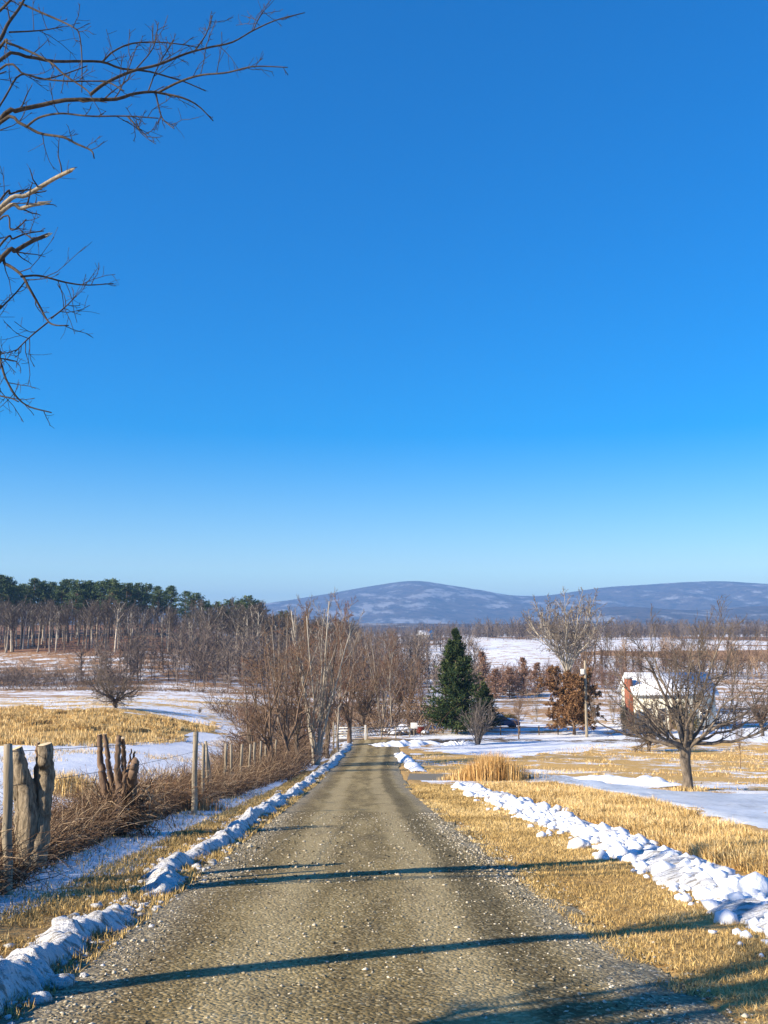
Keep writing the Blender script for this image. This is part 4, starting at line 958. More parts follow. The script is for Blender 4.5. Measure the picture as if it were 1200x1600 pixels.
#@@FOREST
# ================================================================== wood on the left hill
rng = np.random.default_rng(41)
def pine_variant(seed):
    rng = np.random.default_rng(seed); tk = trunk_line(rng, 10., .03, 8, .02); trr = np.linspace(.16, .03, 8)
    nb = 84; z = rng.uniform(.40, 1., nb); a = rng.uniform(0, 6.28, nb); L = (2.3 * np.sin(np.clip((1.04 - z) / .64, 0, 1) * 2.2) + .35) * rng.uniform(.45, 1.15, nb); t = np.linspace(0, 1, 4)
    Pb = np.stack([np.cos(a)[:, None] * L[:, None] * t, np.sin(a)[:, None] * L[:, None] * t, z[:, None] * 9.9 + L[:, None] * .32 * t], -1); Rb = (.03 + 0 * L)[:, None] * np.linspace(1, .4, 4)
    nn = 46; i = np.repeat(np.arange(nb), nn); f = rng.uniform(.45, 1.05, nb * nn)[:, None]
    pts = Pb[i, 0] + (Pb[i, 3] - Pb[i, 0]) * f + rng.normal(0, .20, (nb * nn, 3)) * np.array([1, 1, .55])
    d = unit(rng.normal(size=(len(pts), 3)) + np.array([0, 0, .6])); e = unit(np.cross(d, rng.normal(size=(len(pts), 3)))); s = rng.uniform(.14, .34, len(pts))[:, None]
    V = np.stack([pts - e * s * .3, pts + e * s * .3, pts + d * s], 1).reshape(-1, 3)
    Vt, Ft, _ = joinf([tubes(tk, trr, 6), tubes(Pb, Rb, 3, False)])
    return mesh('trunk', Vt, Ft, M['bark_brown'], True), mesh('crown', V, [np.arange(len(pts) * 3).reshape(-1, 3)], M['needle_pine'], False, np.clip(rng.random(len(pts)) * .6 + np.repeat(rng.random(nb), nn) * .4, 0, 1))
pines = [pine_variant(q) for q in (1, 2, 3)]
def skyline(px): return np.interp(px, [-200, 0, 60, 120, 200, 260, 300, 340, 400, 440, 520, 600], [895, 898, 903, 903, 906, 912, 926, 932, 930, 948, 952, 975])
ng = 0
protoB = {}
for i in range(285):
    px = -130 + 690 * ((i * .6180339) % 1.0); d = 255 + 75 * rng.random() ** 1.2 + (2 if px < 300 else -16 * (px - 300) / 260)
    px += rng.uniform(-3, 3); c = pos(px, d); sk = skyline(px) + (42 if px < 300 else 18) + rng.uniform(-8, 14)
    h = max(ztop(sk, d) - c[2], 6.); s = h / 10.2; v = ('tall', 'tall2', 'tall3')[int(rng.choice(3, p=[.4, .4, .2]))]
    lb = {'tall': 'tall grey trunked leafless tree of the hillside wood', 'tall2': 'pale trunked leafless tree in the hillside wood', 'tall3': 'dark trunked leafless tree in the hillside wood'}[v]
    w = s * rng.uniform(1.0, 1.45)
    if v not in protoB: o = protoB[v] = put_tree('forest_tree', lb, 'tree', VA[v], c, (w, w, s), rng.uniform(0, 6.28), 'leafless trees of the hillside wood')
    else:
        o = dup(protoB[v]); o.location = tuple(c); o.scale = (w, w, s); o.rotation_euler = (0, 0, rng.uniform(0, 6.28)); o['label'] = lb
protoP = {}
spots = [(q, rng.uniform(300, 345)) for q in np.linspace(-120, 268, 44)] + [(385, 300), (398, 303), (372, 305), (340, 310), (322, 305), (356, 312), (305, 318), (442, 292), (290, 320)]
for i, (px, d) in enumerate(spots):
    px += rng.uniform(-4, 4) if i < 44 else 0; c = pos(px, d); h = max(ztop(skyline(px) + rng.uniform(-3, 13), d) - c[2], 8.); s = h / 10.4; v = i % 3; w = s * rng.uniform(.85, 1.15)
    lb = {385: 'tallest lone pine tuft at the lane side end of the hillside wood', 398: 'small pine tuft just right of the tallest lone pine', 372: 'low pine tuft just left of the tallest lone pine', 340: 'low pine tuft in the dip between pine crowd and lone pines', 442: 'last small pine at the end of the wood before the mountain'}.get(spots[i][0], 'dark green pine showing above the leafless hillside wood')
    if v not in protoP: protoP[v] = put_tree('pine_tree', lb, 'tree', pines[v], c, (w, w, s), rng.uniform(0, 6.28), 'pines at the back of the hillside wood')
    else:
        o = dup(protoP[v]); o.location = tuple(c); o.scale = (w, w, s); o.rotation_euler = (0, 0, rng.uniform(0, 6.28)); o['label'] = lb

# far belts of woodland in the valley: read as one mass
def belt(label, poly, n, h, tw=26, r=.05, m='woods'):
    x, y = fill(rng, poly, n); B = on_ground(x, y); hh = h * rng.uniform(.55, 1.15, n)
    k = 4; t = np.linspace(0, 1, k)
    Pt = B[:, None] + np.stack([rng.normal(0, .3, (n, 1)) * t, rng.normal(0, .3, (n, 1)) * t, hh[:, None] * t], -1); Rd = (hh * .010)[:, None] * np.linspace(1, .3, k)
    val = rng.random(n)
    P1, R1 = sprout(rng, Pt, Rd, tw, t=(.06, 1), ang=(46, 14), ln=(.42, .25), k=3, rr=.6, up=.2, wig=.15, rmin=r)
    P2, R2 = sprout(rng, P1, R1, 6, t=(.2, 1), ang=(44, 14), ln=(.6, .25), k=2, rr=.7, up=.12, wig=.1, rmin=r * .9)
    e = unit(np.cross(P2[:, 1] - P2[:, 0], rng.normal(size=(len(P2), 3)))) * R2[:, :1] * 1.1
    S_ = np.stack([P2[:, 0] - e, P2[:, 0] + e, P2[:, 1]], 1).reshape(-1, 3)
    e1 = unit(np.cross(P1[:, -1] - P1[:, 0], rng.normal(size=(len(P1), 3)))) * R1[:, :1] * 1.2
    S1 = np.stack([P1[:, 0] - e1, P1[:, 0] + e1, P1[:, -1]], 1).reshape(-1, 3)
    V, F, v = joinf([tubes(Pt, Rd, 4, False, val), (S1, [np.arange(len(S1)).reshape(-1, 3)], np.repeat(val, tw)), (S_, [np.arange(len(S_)).reshape(-1, 3)], np.clip(np.repeat(np.repeat(val, tw), 6) * .7 + rng.random(len(P2)) * .4, 0, 1))])
    tag(obj('far_woods', mesh('far_woods', V, F, M[m], False, v)), label, None, None, 'stuff')
belt('brown wood behind the utility pole and house', [(42, 225), (165, 205), (185, 262), (50, 262)], 380, 8.0, 22, r=.045, m='brush')
belt('reddish wood edge on the slope above the bronze cedars', [(16, 182), (48, 178), (50, 200), (16, 200)], 110, 4.5, 20, r=.03, m='scrub')
belt('scattered field trees over the right valley slope', [(60, 340), (230, 340), (260, 500), (70, 480)], 50, 7.5, 16, r=.06)
belt('thin brown belt of wood on the right fields', [(120, 290), (340, 290), (350, 320), (140, 310)], 260, 7., 18)
belt('dim tree belt before the snowy rise in the valley middle', [(-70, 400), (40, 410), (40, 480), (-80, 480)], 380, 9., 16)
belt('distant tree belt right of the large evergreen', [(50, 520), (330, 560), (340, 600), (50, 570)], 520, 9.5, 14, r=.08)
belt('distant tree belt across the far fields on the right', [(120, 720), (560, 680), (590, 770), (130, 770)], 800, 11, 11, r=.09)
belt('low far hedge of trees in the valley middle', [(-120, 740), (150, 720), (150, 770), (-120, 780)], 360, 8, 11, r=.09)
belt('faint tree line under the low hills', [(-560, 1200), (1050, 1200), (1080, 1480), (-460, 1480)], 2600, 15, 7, r=.17)
belt('woodland behind the lane side trees', [(-70, 200), (-8, 165), (10, 210), (-40, 262)], 240, 9., 20)
belt('bare wood on the valley floor beyond the thicket', [(-12, 145), (14, 145), (26, 240), (-12, 240)], 130, 8., 20)
#@@OBJECTS
# ================================================================== fence, stumps
rng = np.random.default_rng(61)
def post_mesh(h, r, lean=(0, 0), bury=.35):
    k = 7; z = np.linspace(-bury, h, k); p = np.stack([lean[0] * (z + bury), lean[1] * (z + bury), z], -1); p[1:-1, :2] += rng.normal(0, r * .14, (k - 2, 2))
    return tubes(p, r * rng.uniform(.92, 1.06, k) * np.linspace(1.05, .92, k), 9)
fence = thing('post_fence', 'old wire fence of weathered round posts above the brambles', 'fence', pos(14, 11.5))
f0 = np.array(fence.location); tops = []
# px, depth, top y, radius, lean
for px, d, yt, r, ln in [(14, 11.5, 1163, .058, -.045), (303, 25, 1144, .075, 0), (316, 29, 1163, .055, 0), (326, 31.5, 1168, .05, -.05), (333, 33, 1158, .055, -.13), (350, 36.5, 1162, .06, .02), (362, 39, 1163, .055, -.03), (374, 42, 1163, .06, .04), (388, 47, 1163, .06, .03), (397, 50, 1160, .065, 0), (407, 54, 1158, .065, 0),
                         (415, 58, 1158, .07, 0), (430, 63, 1156, .07, .02), (447, 68, 1155, .07, 0), (521, 84, 1128, .08, 0)]:
    c = pos(px, d); h = ztop(yt, d) - c[2]; tops.append(c - f0 + np.array([ln * h, 0, h]))
    build('post', post_mesh(h, r, (ln, 0)), M['wood_grey'], fence, c - f0, True)
w = []
for fr in (.93, .6):
    for a, b in zip(tops[:-2], tops[1:-1]):
        a2, b2 = a.copy(), b.copy(); a2[2] -= (1 - fr) * 1.2; b2[2] -= (1 - fr) * 1.2; p = np.linspace(a2, b2, 7); p[:, 2] -= .05 * np.sin(np.linspace(0, np.pi, 7)); w.append(tubes(p, np.full(7, .004), 4, False))
build('wire', w, M['wire'], fence)
def limb(pts, rad, m=11, k=10):
    p = smooth_line(pts, k); p[1:-1] += rng.normal(0, .008, (k - 2, 3)); r = np.interp(np.linspace(0, 1, k), np.linspace(0, 1, len(rad)), rad) * rng.uniform(.94, 1.06, k); return p, r
def cut_limb(parent, pts, rad, bark_m=None, name='stem'):
    rad = np.asarray(rad) * 1.0
    p, r = limb(pts, rad, k=26); V, F, v = tubes(p, r, 22, False); C_ = np.repeat(p, 22, 0); sd_ = rng.uniform(0, 50); az = np.tile(np.arange(22), 26)
    kz = np.repeat(np.linspace(0, np.linalg.norm(p[-1] - p[0]), 26), 22); wv = vnoise(np.minimum(az, 22 - az) / 2.1 + sd_, kz * 6 + sd_, 3) * .14 + vnoise(np.minimum(az, 22 - az) / 5. + sd_, kz * 3.5, 7) * .24 + .81
    V = C_ + (V - C_) * wv[:, None]; o = obj(name, mesh(name, V, F, bark_m or M['bark_rough'], True), parent)
    d = unit(p[-1] - p[-2]); e = unit(np.cross(d, [0, 1, .2])); f = np.cross(d, e); a = np.arange(11) * 2 * np.pi / 11; a2 = a
    ring = p[-1] + d * .003 + r[-1] * .98 * (np.cos(a2)[:, None] * e + np.sin(a2)[:, None] * f); V = np.vstack([ring, p[-1] + d * .012]); i = np.arange(11)
    obj('cut_face', mesh('cut_face', V, [np.stack([i, (i + 1) % 11, np.full(11, 11)], -1)], M['wood_cut']), o); return o
# nearest stump: four sawn stems
D1 = 12.3; c = pos(38, D1); stp = thing('tree_stump', 'sawn off tree with thick stems and a pale cut face beside the nearest post', 'tree stump', c)
L = lambda px, py, dd=0.: P(px, py, D1 + dd) - c
cut_limb(stp, [L(40, 1345), L(33, 1280), L(27, 1230), L(20, 1172)], [.11, .085, .062, .055])
cut_limb(stp, [L(46, 1345), L(46, 1270, -.05), L(38, 1215, -.08), L(26, 1169, -.12)], [.14, .12, .088, .072])
cut_limb(stp, [L(58, 1345), L(68, 1270), L(73, 1215), L(70, 1163)], [.13, .085, .10, .088])
cut_limb(stp, [L(60, 1290, .1), L(57, 1240, .12), L(60, 1160, .15)], [.05, .045, .02], M['bark_brown'])
# second stump: thicket of short cut stems
D2 = 19.; c = pos(183, D2); stp = thing('tree_stump', 'ragged coppiced stump of short upright stems swathed in vines', 'tree stump', c)
L = lambda px, py, dd=0.: P(px, py, D2 + dd) - c
for pts, rad in [([(178, 1275), (162, 1225), (157, 1185), (155, 1148)], [.13, .085, .06, .05]), ([(182, 1270), (175, 1225), (168, 1185), (164, 1147)], [.09, .06, .05, .035]), ([(186, 1275), (186, 1225), (184, 1185), (186, 1150)], [.11, .08, .055, .05]),
                 ([(190, 1275), (194, 1225), (193, 1180), (192, 1153)], [.1, .06, .045, .035]), ([(196, 1275), (205, 1230), (208, 1205), (213, 1188)], [.16, .11, .08, .07]), ([(186, 1270), (198, 1235), (204, 1200), (211, 1175)], [.08, .05, .03, .02]), ([(188, 1270), (195, 1220), (201, 1196), (205, 1170)], [.06, .04, .025, .012])]:
    cut_limb(stp, [L(x, y, rng.uniform(-.25, .25)) for x, y in pts], rad, M['bark_brown'])
vb = np.stack([rng.normal(.12, .24, 260), rng.normal(0, .22, 260), rng.uniform(0, .35, 260)], -1)
n_ = len(vb); q = [vb]; d_ = unit(rng.normal(size=(n_, 3)) + np.array([0, 0, 1.2]))
for s_ in range(7): d_ = unit(d_ + rng.normal(0, .45, (n_, 3)) - np.stack([q[-1][:, 0] - .1, q[-1][:, 1], 0 * q[-1][:, 0]], -1) * .5); q.append(q[-1] + d_ * .13)
V, F, v = tubes(np.stack(q, 1), np.full((n_, 8), .008), 3, False, rng.random(n_)); vi = obj('vines', mesh('vines', V, F, M['bramble'], False, v), stp); vi['kind'] = 'stuff'

# overhanging tree at the upper left: traced limbs, trunk outside the picture
rng = np.random.default_rng(83)
def overhang():
    tx, ty = -6.4, 9.9; base = np.array([tx, ty, float(H(tx, ty)) - .1])
    o = thing('overhanging_tree', 'bare tree reaching broken and twiggy limbs in from the upper left', 'tree', base)
    tk = smooth_line([(0, 0, 0), (.05, .05, 2.2), (.3, .1, 4.2), (.55, .05, 6.2), (.9, 0, 8.5), (1.0, .1, 10.5)], 16); tr = np.interp(np.linspace(0, 1, 16), [0, .06, .5, 1], [.36, .26, .19, .07])
    build('trunk', tubes(tk, tr, 12), M['bark_grey'], o, smooth=True)
    z = .4124
    limbs = [  # photo points, base thickness px, depth at the tip, joint height on the trunk
        ([(0, 455), (60, 420), (150, 400), (260, 378), (430, 377), (500, 357), (570, 348), (620, 355), (690, 370), (750, 400), (808, 458)], 7.5, 8.9, 4.6),
        ([(0, 225), (100, 215), (200, 232), (300, 232), (390, 235), (460, 260), (560, 270), (650, 295), (700, 310), (780, 345)], 5.5, 9.8, 5.6),
        ([(0, 180), (30, 165), (100, 190), (190, 235), (240, 280), (320, 335), (345, 358)], 4.5, 8.2, 5.6),
        ([(0, 465), (80, 470), (150, 505), (240, 520), (290, 545), (345, 570), (357, 600)], 5.5, 8.0, 4.5),
        ([(0, 400), (75, 285), (160, 300), (240, 282), (330, 250)], 3.5, 9.4, 5.2),
        ([(0, 260), (90, 280), (170, 300), (270, 308), (400, 310), (470, 345)], 3.5, 8.4, 5.2),
        ([(-60, 200), (0, 150), (30, 90), (80, 20), (115, -60), (140, -150)], 8, 9.2, 5.2),
        ([(-80, 120), (0, 40), (40, 0), (70, -40), (90, -120)], 6, 8.6, 5.6),
        ([(0, 790), (100, 740), (200, 680), (270, 645)], 7.6, 8.3, 3.3),
        ([(0, 810), (80, 790), (120, 778), (170, 770)], 7, 8.6, 3.2),
        ([(0, 985), (60, 950), (120, 915), (180, 890)], 8, 8.9, 2.7),
        ([(-30, 1000), (20, 1000), (80, 1040), (110, 1090), (150, 1160), (180, 1215), (210, 1232), (260, 1233)], 5.5, 8.4, 2.7),
        ([(-20, 1190), (0, 1170), (60, 1110), (100, 1060)], 4, 8.8, 2.2),
        ([(-40, 1330), (0, 1370), (20, 1430), (60, 1500), (110, 1540), (195, 1563)], 4.5, 8.6, 1.9),
        ([(-40, 1490), (0, 1500), (40, 1508), (70, 1522)], 3, 8.3, 1.6),
        ([(-30, 1355), (0, 1358), (30, 1362), (65, 1370)], 2.5, 8.8, 1.9),
        ([(0, 760), (40, 735), (90, 722), (140, 715)], 4, 9., 3.3), ([(0, 930), (50, 905), (100, 885), (165, 875)], 4, 9.1, 2.9), ([(0, 830), (40, 870), (70, 860), (100, 830)], 3, 8.6, 3.1),
    ]
    subs = [([(340, 360), (400, 315), (500, 270), (600, 245), (700, 205), (790, 180), (880, 160), (960, 115), (1050, 75), (1155, 48)], 5.5, 8.8, 9.6), ([(600, 350), (680, 310), (760, 285), (860, 275), (960, 252), (1090, 255)], 4, 8.9, 8.3), ([(390, 232), (430, 195), (500, 165), (600, 160), (700, 170), (745, 180)], 3.6, 9.4, 10.),
            ([(100, 480), (150, 445), (230, 430), (340, 440), (480, 440), (600, 448)], 3.6, 8.4, 7.8), ([(590, 352), (605, 420), (620, 455), (660, 488)], 3.2, 8.9, 8.6), ([(485, 443), (520, 480), (560, 520)], 2.6, 8.1, 7.8), ([(75, 10), (150, 45), (220, 75), (280, 105), (300, 130), (310, 215), (310, 350)], 3.8, 9.1, 8.5),
            ([(35, 122), (120, 118), (180, 112), (240, 100)], 3, 9.1, 9.6), ([(80, 1048), (150, 1045), (250, 1070), (330, 1080), (430, 1074)], 3.8, 8.5, 8.9), ([(195, 1205), (245, 1165), (290, 1120)], 2.6, 8.4, 8.7), ([(180, 1222), (110, 1280), (55, 1335)], 2.6, 8.4, 8.1),
            ([(510, 268), (580, 180), (600, 85)], 2.2, 9.3, 9.6), ([(560, 350), (600, 250), (660, 150)], 2.2, 8.9, 9.3), ([(740, 190), (780, 130), (805, 60)], 2.6, 9.3, 9.6), ([(960, 115), (975, 80), (1000, 40)], 2, 9.5, 9.7), ([(430, 377), (460, 330), (520, 170)], 2.2, 8.8, 8.5)]
    PP, RR = [], []
    def w3(pts, d0, d1):
        n = len(pts); t = np.linspace(0, 1, n)
        return [P(x * z, y * z, d0 + (d1 - d0) * q + .06 * math.sin(5 * q + x)) - base for (x, y), q in zip(pts, t)]
    for pts, th, d1, jz in limbs:
        q = w3(pts, 8.6, d1); f = np.interp(jz, tk[:, 2], np.arange(16)); i = int(f); j = tk[i] + (tk[min(i + 1, 15)] - tk[i]) * (f - i)
        pre = q[0] + (q[0] - q[1]) / np.linalg.norm(q[0] - q[1]) * .35; line = smooth_line([j, .6 * j + .4 * pre + [0, 0, .12], .25 * j + .75 * pre + [0, 0, .06]] + q, 34); r0 = th / FPX * 8.7 / 2; broken = 7 <= th <= 12 and len(pts) == 4
        rad = np.interp(np.linspace(0, 1, 34), [0, .2, .35, 1], [max(r0 * 1.5, .03), r0 * 1.1, r0, r0 * .75 if broken else .0055])
        b = build('branch', tubes(line, rad, 8), M['wood_grey'] if (broken and pts[-1][1] < 800) else M['bark_black'], o, smooth=True)
        if broken:                                   # splintered end
            d = unit(line[-1] - line[-2]); sp = [tubes(np.stack([line[-1] - d * .05 + rng.normal(0, .010, 3), line[-1] + d * rng.uniform(.02, .08) + rng.normal(0, .006, 3)]), np.array([.009, .0015]), 4) for _ in range(7)]
            build('splinter', sp, M['wood_cut'], b)
        PP.append(line); RR.append(rad)
    for pts, th, d0, d1 in subs:
        line = smooth_line(w3(pts, d0, d1), 34); r0 = th / FPX * 9. / 2; rad = np.interp(np.linspace(0, 1, 34), [0, 1], [r0, .0045])
        build('branch', tubes(line, rad, 6), M['bark_black'], o, smooth=True); PP.append(line); RR.append(rad)
    PP, RR = np.array(PP), np.array(RR)
    P1, R1 = sprout(rng, PP, RR, 7, t=(.3, .98), ang=(48, 14), lenabs=.32, ln=(.5, .45), k=5, rr=.5, up=.12, wig=.16, rmin=.0042, flat=.3)
    P2, R2 = sprout(rng, P1, R1, 3, t=(.2, .95), ang=(48, 14), ln=(.42, .3), k=4, rr=.6, up=.1, wig=.15, rmin=.003)
    # upper crown above the picture
    U0, UR = sprout(rng, tk[None], tr[None], 16, t=(.62, 1), ang=(52, 12), lenabs=3.2, ln=(.5, .2), k=7, rr=.5, up=.25, wig=.13, rmin=.012)
    left = U0[:, -1, 0] < .9; U0, UR = U0[left], UR[left]
    U1, UR1 = sprout(rng, U0, UR, 8, t=(.2, 1), ang=(45, 12), ln=(.4, .2), k=5, rr=.55, up=.15, wig=.15, rmin=.007)
    U2, UR2 = sprout(rng, U1, UR1, 5, t=(.2, 1), ang=(42, 12), ln=(.45, .2), k=4, rr=.6, up=.1, wig=.15, rmin=.004)
    build('crown', [tubes(P1, R1, 4, False), tubes(P2, R2, 3, False), tubes(U0, UR, 5, False), tubes(U1, UR1, 4, False), tubes(U2, UR2, 3, False)], M['bark_black'], o, smooth=True)
overhang()
# two more trees stand in the same row beside the camera and throw their trunk shadows over the lane
for x, y, s, v, lb in [(-7.4, 4.4, .95, 'tall', 'tall bare tree in the fence row level with the viewer'), (-8.2, 1.5, 1.0, 'tall3', 'second bare tree of the fence row behind the viewer')]:
    put_tree('bare_tree', lb, 'tree', VA[v], (x, y, float(H(x, y)) - .05), (s * 1.15, s * 1.15, s), 1.3 + x)

put_tree('bare_tree', 'broad bare tree of the fence row behind and left of the viewer', 'tree', VA['spread'], (-6.4, .7, float(H(-6.4, .7)) - .05), (.9, .9, .9), .7)

# ================================================================== gate, rail fences, pole
c = pos(523, 97); e = pos(571, 97.5); gt = thing('pasture_gate', 'pale five rail wooden gate at the foot of the lane', 'gate', c, math.atan2(e[1] - c[1], e[0] - c[0]))
W = float(np.linalg.norm((e - c)[:2]))
for zz in (.22, .45, .70, .95, 1.2): build('gate_rail', box(.07, W - .07, -.025, .025, zz - .05, zz + .05), M['white_paint'], gt)
for xx in (0, W): build('gate_post', box(xx - .08, xx + .08, -.08, .08, -.3, 1.42), M['white_paint'], gt, bev=.015)
build('brace', prism([(.1, .2), (.2, .2), (W - .1, 1.22), (W - .2, 1.22)], -.045, -.026), M['white_paint'], gt)
def rails(name, label, a, b, n, h, m, zz=(.45, .9), r=.045):
    a, b = pos(*a), pos(*b); o = thing(name, label, 'fence', a); pts = [a + (b - a) * t for t in np.linspace(0, 1, n)]
    for q in pts: q[2] = float(H(q[0], q[1]))
    for q in pts: build('post', box(-.06, .06, -.06, .06, -.3, h), m, o, q - a)
    for u_, w_ in zip(pts[:-1], pts[1:]):
        for z_ in zz: build('rail', tubes(np.stack([u_ - a + [0, -.08, z_], w_ - a + [0, -.08, z_]]), np.full(2, r), 5), m, o)
rails('rail_fence', 'low pale rail fence running right from the pasture gate', (574, 97.5), (640, 101), 4, 1.15, M['wood_grey'], (.4, .75, 1.1))
rails('rail_fence', 'low dark rail fence behind the round shrub near the car', (752, 103), (872, 104), 5, .95, M['bark_dark'], (.35, .8))
c = pos(917, 101); hp = ztop(1032, 101) - c[2]
up_ = thing('utility_pole', 'thin wooden utility pole with a white box by the rust leaved oak', 'utility pole', c)
build('pole', tubes(np.array([[0, 0, -.5], [0, 0, hp * .5], [0, 0, hp]]), np.array([.16, .14, .11]), 10), M['wood_grey'], up_, smooth=True)
zb = ztop(1052, 101) - c[2]; build('transformer_box', box(-.46, -.11, -.18, .18, zb - .1, zb + .45), M['white_paint'], up_, bev=.03)
build('bracket', box(-.12, .02, -.04, .04, zb + .12, zb + .22), M['metal'], up_)

# ================================================================== houses
def house(name, label, px, d, w, dp, wh, rh, wall_m, roof_m, rz=0., chim=None, wins=(), door=None, cat='house', dz=0.):
    c = pos(px, d); o = thing(name, label, cat, c + np.array([0, 0, dz]), rz)
    wl_ = build('wall', joinf([box(-w / 2, w / 2, 0, dp, -1.2, wh), (np.array([[-w / 2, 0, wh], [-w / 2, dp, wh], [-w / 2, dp / 2, wh + rh], [w / 2, 0, wh], [w / 2, dp, wh], [w / 2, dp / 2, wh + rh]]), [np.array([[0, 1, 2], [3, 5, 4]])], 0.)]), wall_m, o)
    ov = .35; sl = rh / (dp / 2); rf = []
    for sg in (0, 1):
        y0, y1 = (-ov, dp / 2) if sg == 0 else (dp + ov, dp / 2); z0 = wh - ov * sl; z1 = wh + rh
        v = np.array([[-w / 2 - ov, y0, z0], [w / 2 + ov, y0, z0], [w / 2 + ov, y1, z1], [-w / 2 - ov, y1, z1]]); v2 = v + np.array([0, 0, .22]); V = np.vstack([v, v2])
        rf.append((V, [np.array([[0, 1, 2, 3], [7, 6, 5, 4], [0, 4, 5, 1], [1, 5, 6, 2], [2, 6, 7, 3], [3, 7, 4, 0]])], 0.))
    r = build('roof', rf, roof_m, o)
    for (x, z, ww, hh) in wins:
        f = build('window', [box(x - ww / 2 - .08, x + ww / 2 + .08, -.05, -.002, z - .08, z), box(x - ww / 2 - .08, x + ww / 2 + .08, -.05, -.002, z + hh, z + hh + .08), box(x - ww / 2 - .08, x - ww / 2, -.05, -.002, z, z + hh), box(x + ww / 2, x + ww / 2 + .08, -.05, -.002, z, z + hh), box(x - ww / 2, x + ww / 2, -.04, -.002, z + hh / 2 - .025, z + hh / 2 + .025)], M['white_paint'], o)
        build('pane', box(x - ww / 2, x + ww / 2, -.02, -.001, z, z + hh), M['glass_dark'], f)
    if door:
        dd = build('door', box(door - .5, door + .5, -.05, -.002, -.3, 2.0), M['bark_brown'], o, bev=.01); build('handle', box(door + .34, door + .4, -.10, -.05, .85, .95), M['metal'], dd)
    if chim:
        x, y, cw, z0, z1 = chim; ch = build('chimney', box(x - cw / 2, x + cw / 2, y - cw / 2, y + cw / 2, z0, z1), M['brick'], o); build('chimney_cap', box(x - cw / 2 - .06, x + cw / 2 + .06, y - cw / 2 - .06, y + cw / 2 + .06, z1, z1 + .12), M['metal'], ch)
    return o
house('farmhouse', 'cream house with snow covered roof and brick end chimney behind the orchard tree', 1057, 110, 9.0, 6.5, 4.0, 2.0, M['cream_wall'], M['snow'], 0., (-4.95, 1.2, .75, -.8, 5.6), [(-3.2, 1., .8, 1.3), (-1.6, 1., .8, 1.3), (1.0, 1.2, .8, 1.2), (3.1, 1., .8, 1.3)], -.3)
house('barn', 'small dark barn with snow streaked roof in the far field right of the evergreen tip', 763, 640, 11, 8, 3.0, 3.4, M['roof_dark'], M['roof_dark'], .35, None, [(-2, 1, 1.2, 1.2), (3, 1, 1.2, 1.2)], 0., 'barn')
house('farmhouse', 'distant white farmhouse left of the evergreen tip', 662, 700, 10, 8, 4.5, 3., M['cream_wall'], M['snow'], -.3, (3, 4, .9, 5, 8.4), [(-3, 1.2, 1., 1.5), (0, 1.2, 1., 1.5), (3, 1.2, 1., 1.5)])
house('farmhouse', 'tiny pale far house left of the tall pale limbed tree crown', 860, 760, 7, 6, 3.6, 2.2, M['white_paint'], M['snow'], .2, None, [(-1.5, 1.2, 1, 1.2), (1.5, 1.2, 1, 1.2)])
house('farmhouse', 'pale far house seen through the tall pale limbed tree', 905, 720, 9, 7, 4., 2.2, M['cream_wall'], M['snow'], -.1, None, [(-2.5, 1.2, 1, 1.2), (2.5, 1.2, 1, 1.2)])

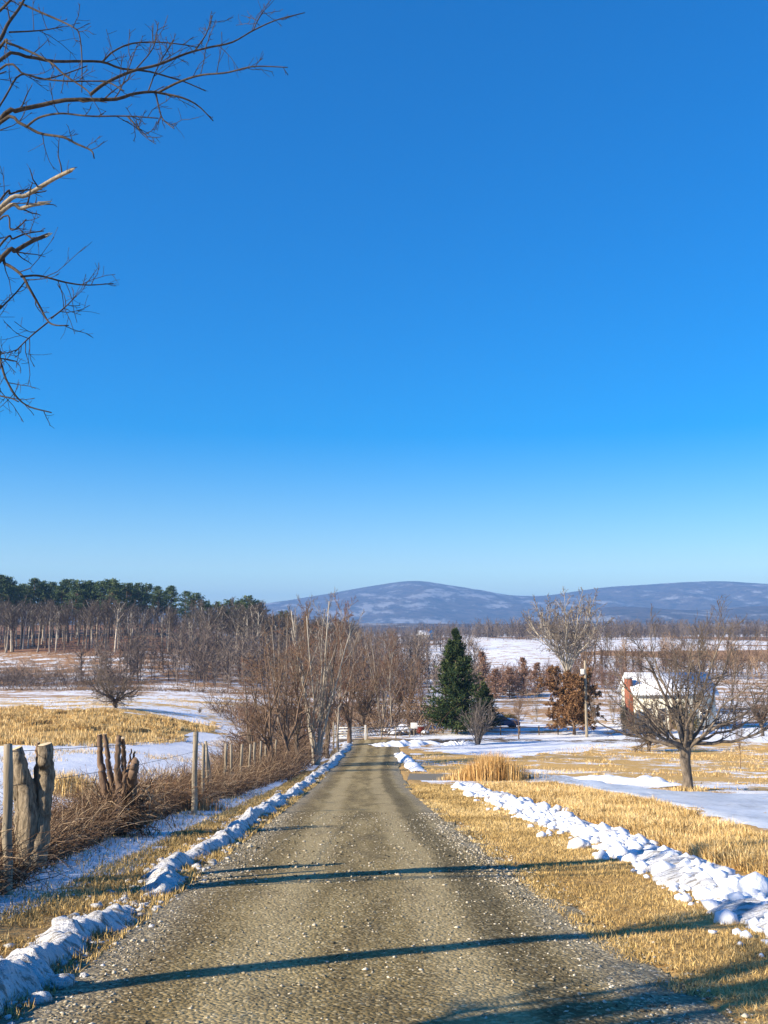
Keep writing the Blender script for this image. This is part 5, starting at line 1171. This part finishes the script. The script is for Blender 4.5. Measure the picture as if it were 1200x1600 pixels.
# ================================================================== car, bin, sign, boulders
def car(px, d, rz):
    c = pos(px, d); o = thing('parked_car', 'dark blue parked car with snow on it behind the round shrub', 'car', c, rz)
    prof = [(-2.1, .35), (-2.12, .75), (-1.95, .93), (-1.1, .98), (1.75, .90), (2.1, .72), (2.12, .35)]
    build('body', prism(prof, -.86, .86), M['car_blue'], o, bev=.05)
    build('cabin', prism([(-1.55, .98), (-1.05, 1.40), (.25, 1.42), (.95, .95)], -.74, .74), M['glass_dark'], o, bev=.04)
    rf = build('roof', prism([(-1.08, 1.40), (-1.0, 1.46), (.2, 1.48), (.3, 1.42)], -.72, .72), M['car_blue'], o)
    build('snow_cover', [prism([(.85, .965), (.9, 1.06), (1.7, 1.0), (2.0, .84), (1.8, .89)], -.78, .78), prism([(-1.05, 1.475), (-.95, 1.56), (.15, 1.57), (.28, 1.485)], -.68, .68)], M['snow'], o)
    for x in (-1.3, 1.3):
        for y in (-.84, .84):
            w = build('wheel', tubes(np.array([[x, y - .1, .33], [x, y + .1, .33]]), np.array([.33, .33]), 18), M['tyre'], o); build('rim', tubes(np.array([[x, y - .115, .33], [x, y + .115, .33]]), np.array([.19, .19]), 14), M['metal'], w)
    for y in (-.6, .6): build('headlight', box(2.05, 2.13, y - .17, y + .17, .58, .72), M['white_paint'], o)
car(782, 112, .08)
c = pos(657, 106); o = thing('storage_bin', 'small red bin with snowy lid in the shade left of the evergreen', 'bin', c)
build('body', prism([(-.36, 0), (-.42, .7), (.42, .7), (.36, 0)], -.36, .36), M['red_paint'], o); build('lid', prism([(-.45, .702), (-.36, .80), (.36, .80), (.45, .702)], -.4, .4), M['snow'], o)
c = pos(647, 102); o = thing('notice_board', 'blank white board on a short post at the lane foot', 'sign', c)
build('board', box(-.36, .36, -.03, .03, .75, 1.35), M['white_paint'], o, bev=.01); build('post', box(-.05, .05, .031, .12, -.3, 1.3), M['wood_grey'], o)
bme = []
for q in range(4):
    bm = bmesh.new(); bmesh.ops.create_icosphere(bm, subdivisions=2, radius=1)
    for w in bm.verts: w.co = w.co * (1 + .35 * (float(vnoise(w.co.x * 1.3 + q * 7, w.co.y * 1.3 + w.co.z, q)) - .5))
    me = bpy.data.meshes.new('boulder'); bm.to_mesh(me); bm.free(); me.materials.append(M['bark_dark']); me.materials.append(M['snow'])
    for f in me.polygons: f.material_index = 1 if f.normal.z > .25 else 0; f.use_smooth = True
    bme.append(me)
for i, (px, d, s, lb) in enumerate([(617, 103, .75, 'snow capped boulder nearest the lane end'), (626, 105, .95, 'larger snow capped boulder behind the first'), (636, 104, .8, 'snow capped boulder left of the white board'), (632, 107, 1.0, 'rearmost big snow capped boulder before the thicket'), (607, 106, .7, 'snow capped boulder by the pale tree trunk'), (664, 104, .55, 'small snowy stone right of the white board')]):
    c = pos(px, d); o = tag(obj('boulder', bme[i % 4], None, c + np.array([0, 0, s * .25])), lb, 'boulder', 'snow capped boulders at the lane foot'); o.scale = (s, s * .9, s * .65); o.rotation_euler = (0, 0, i * 1.7)
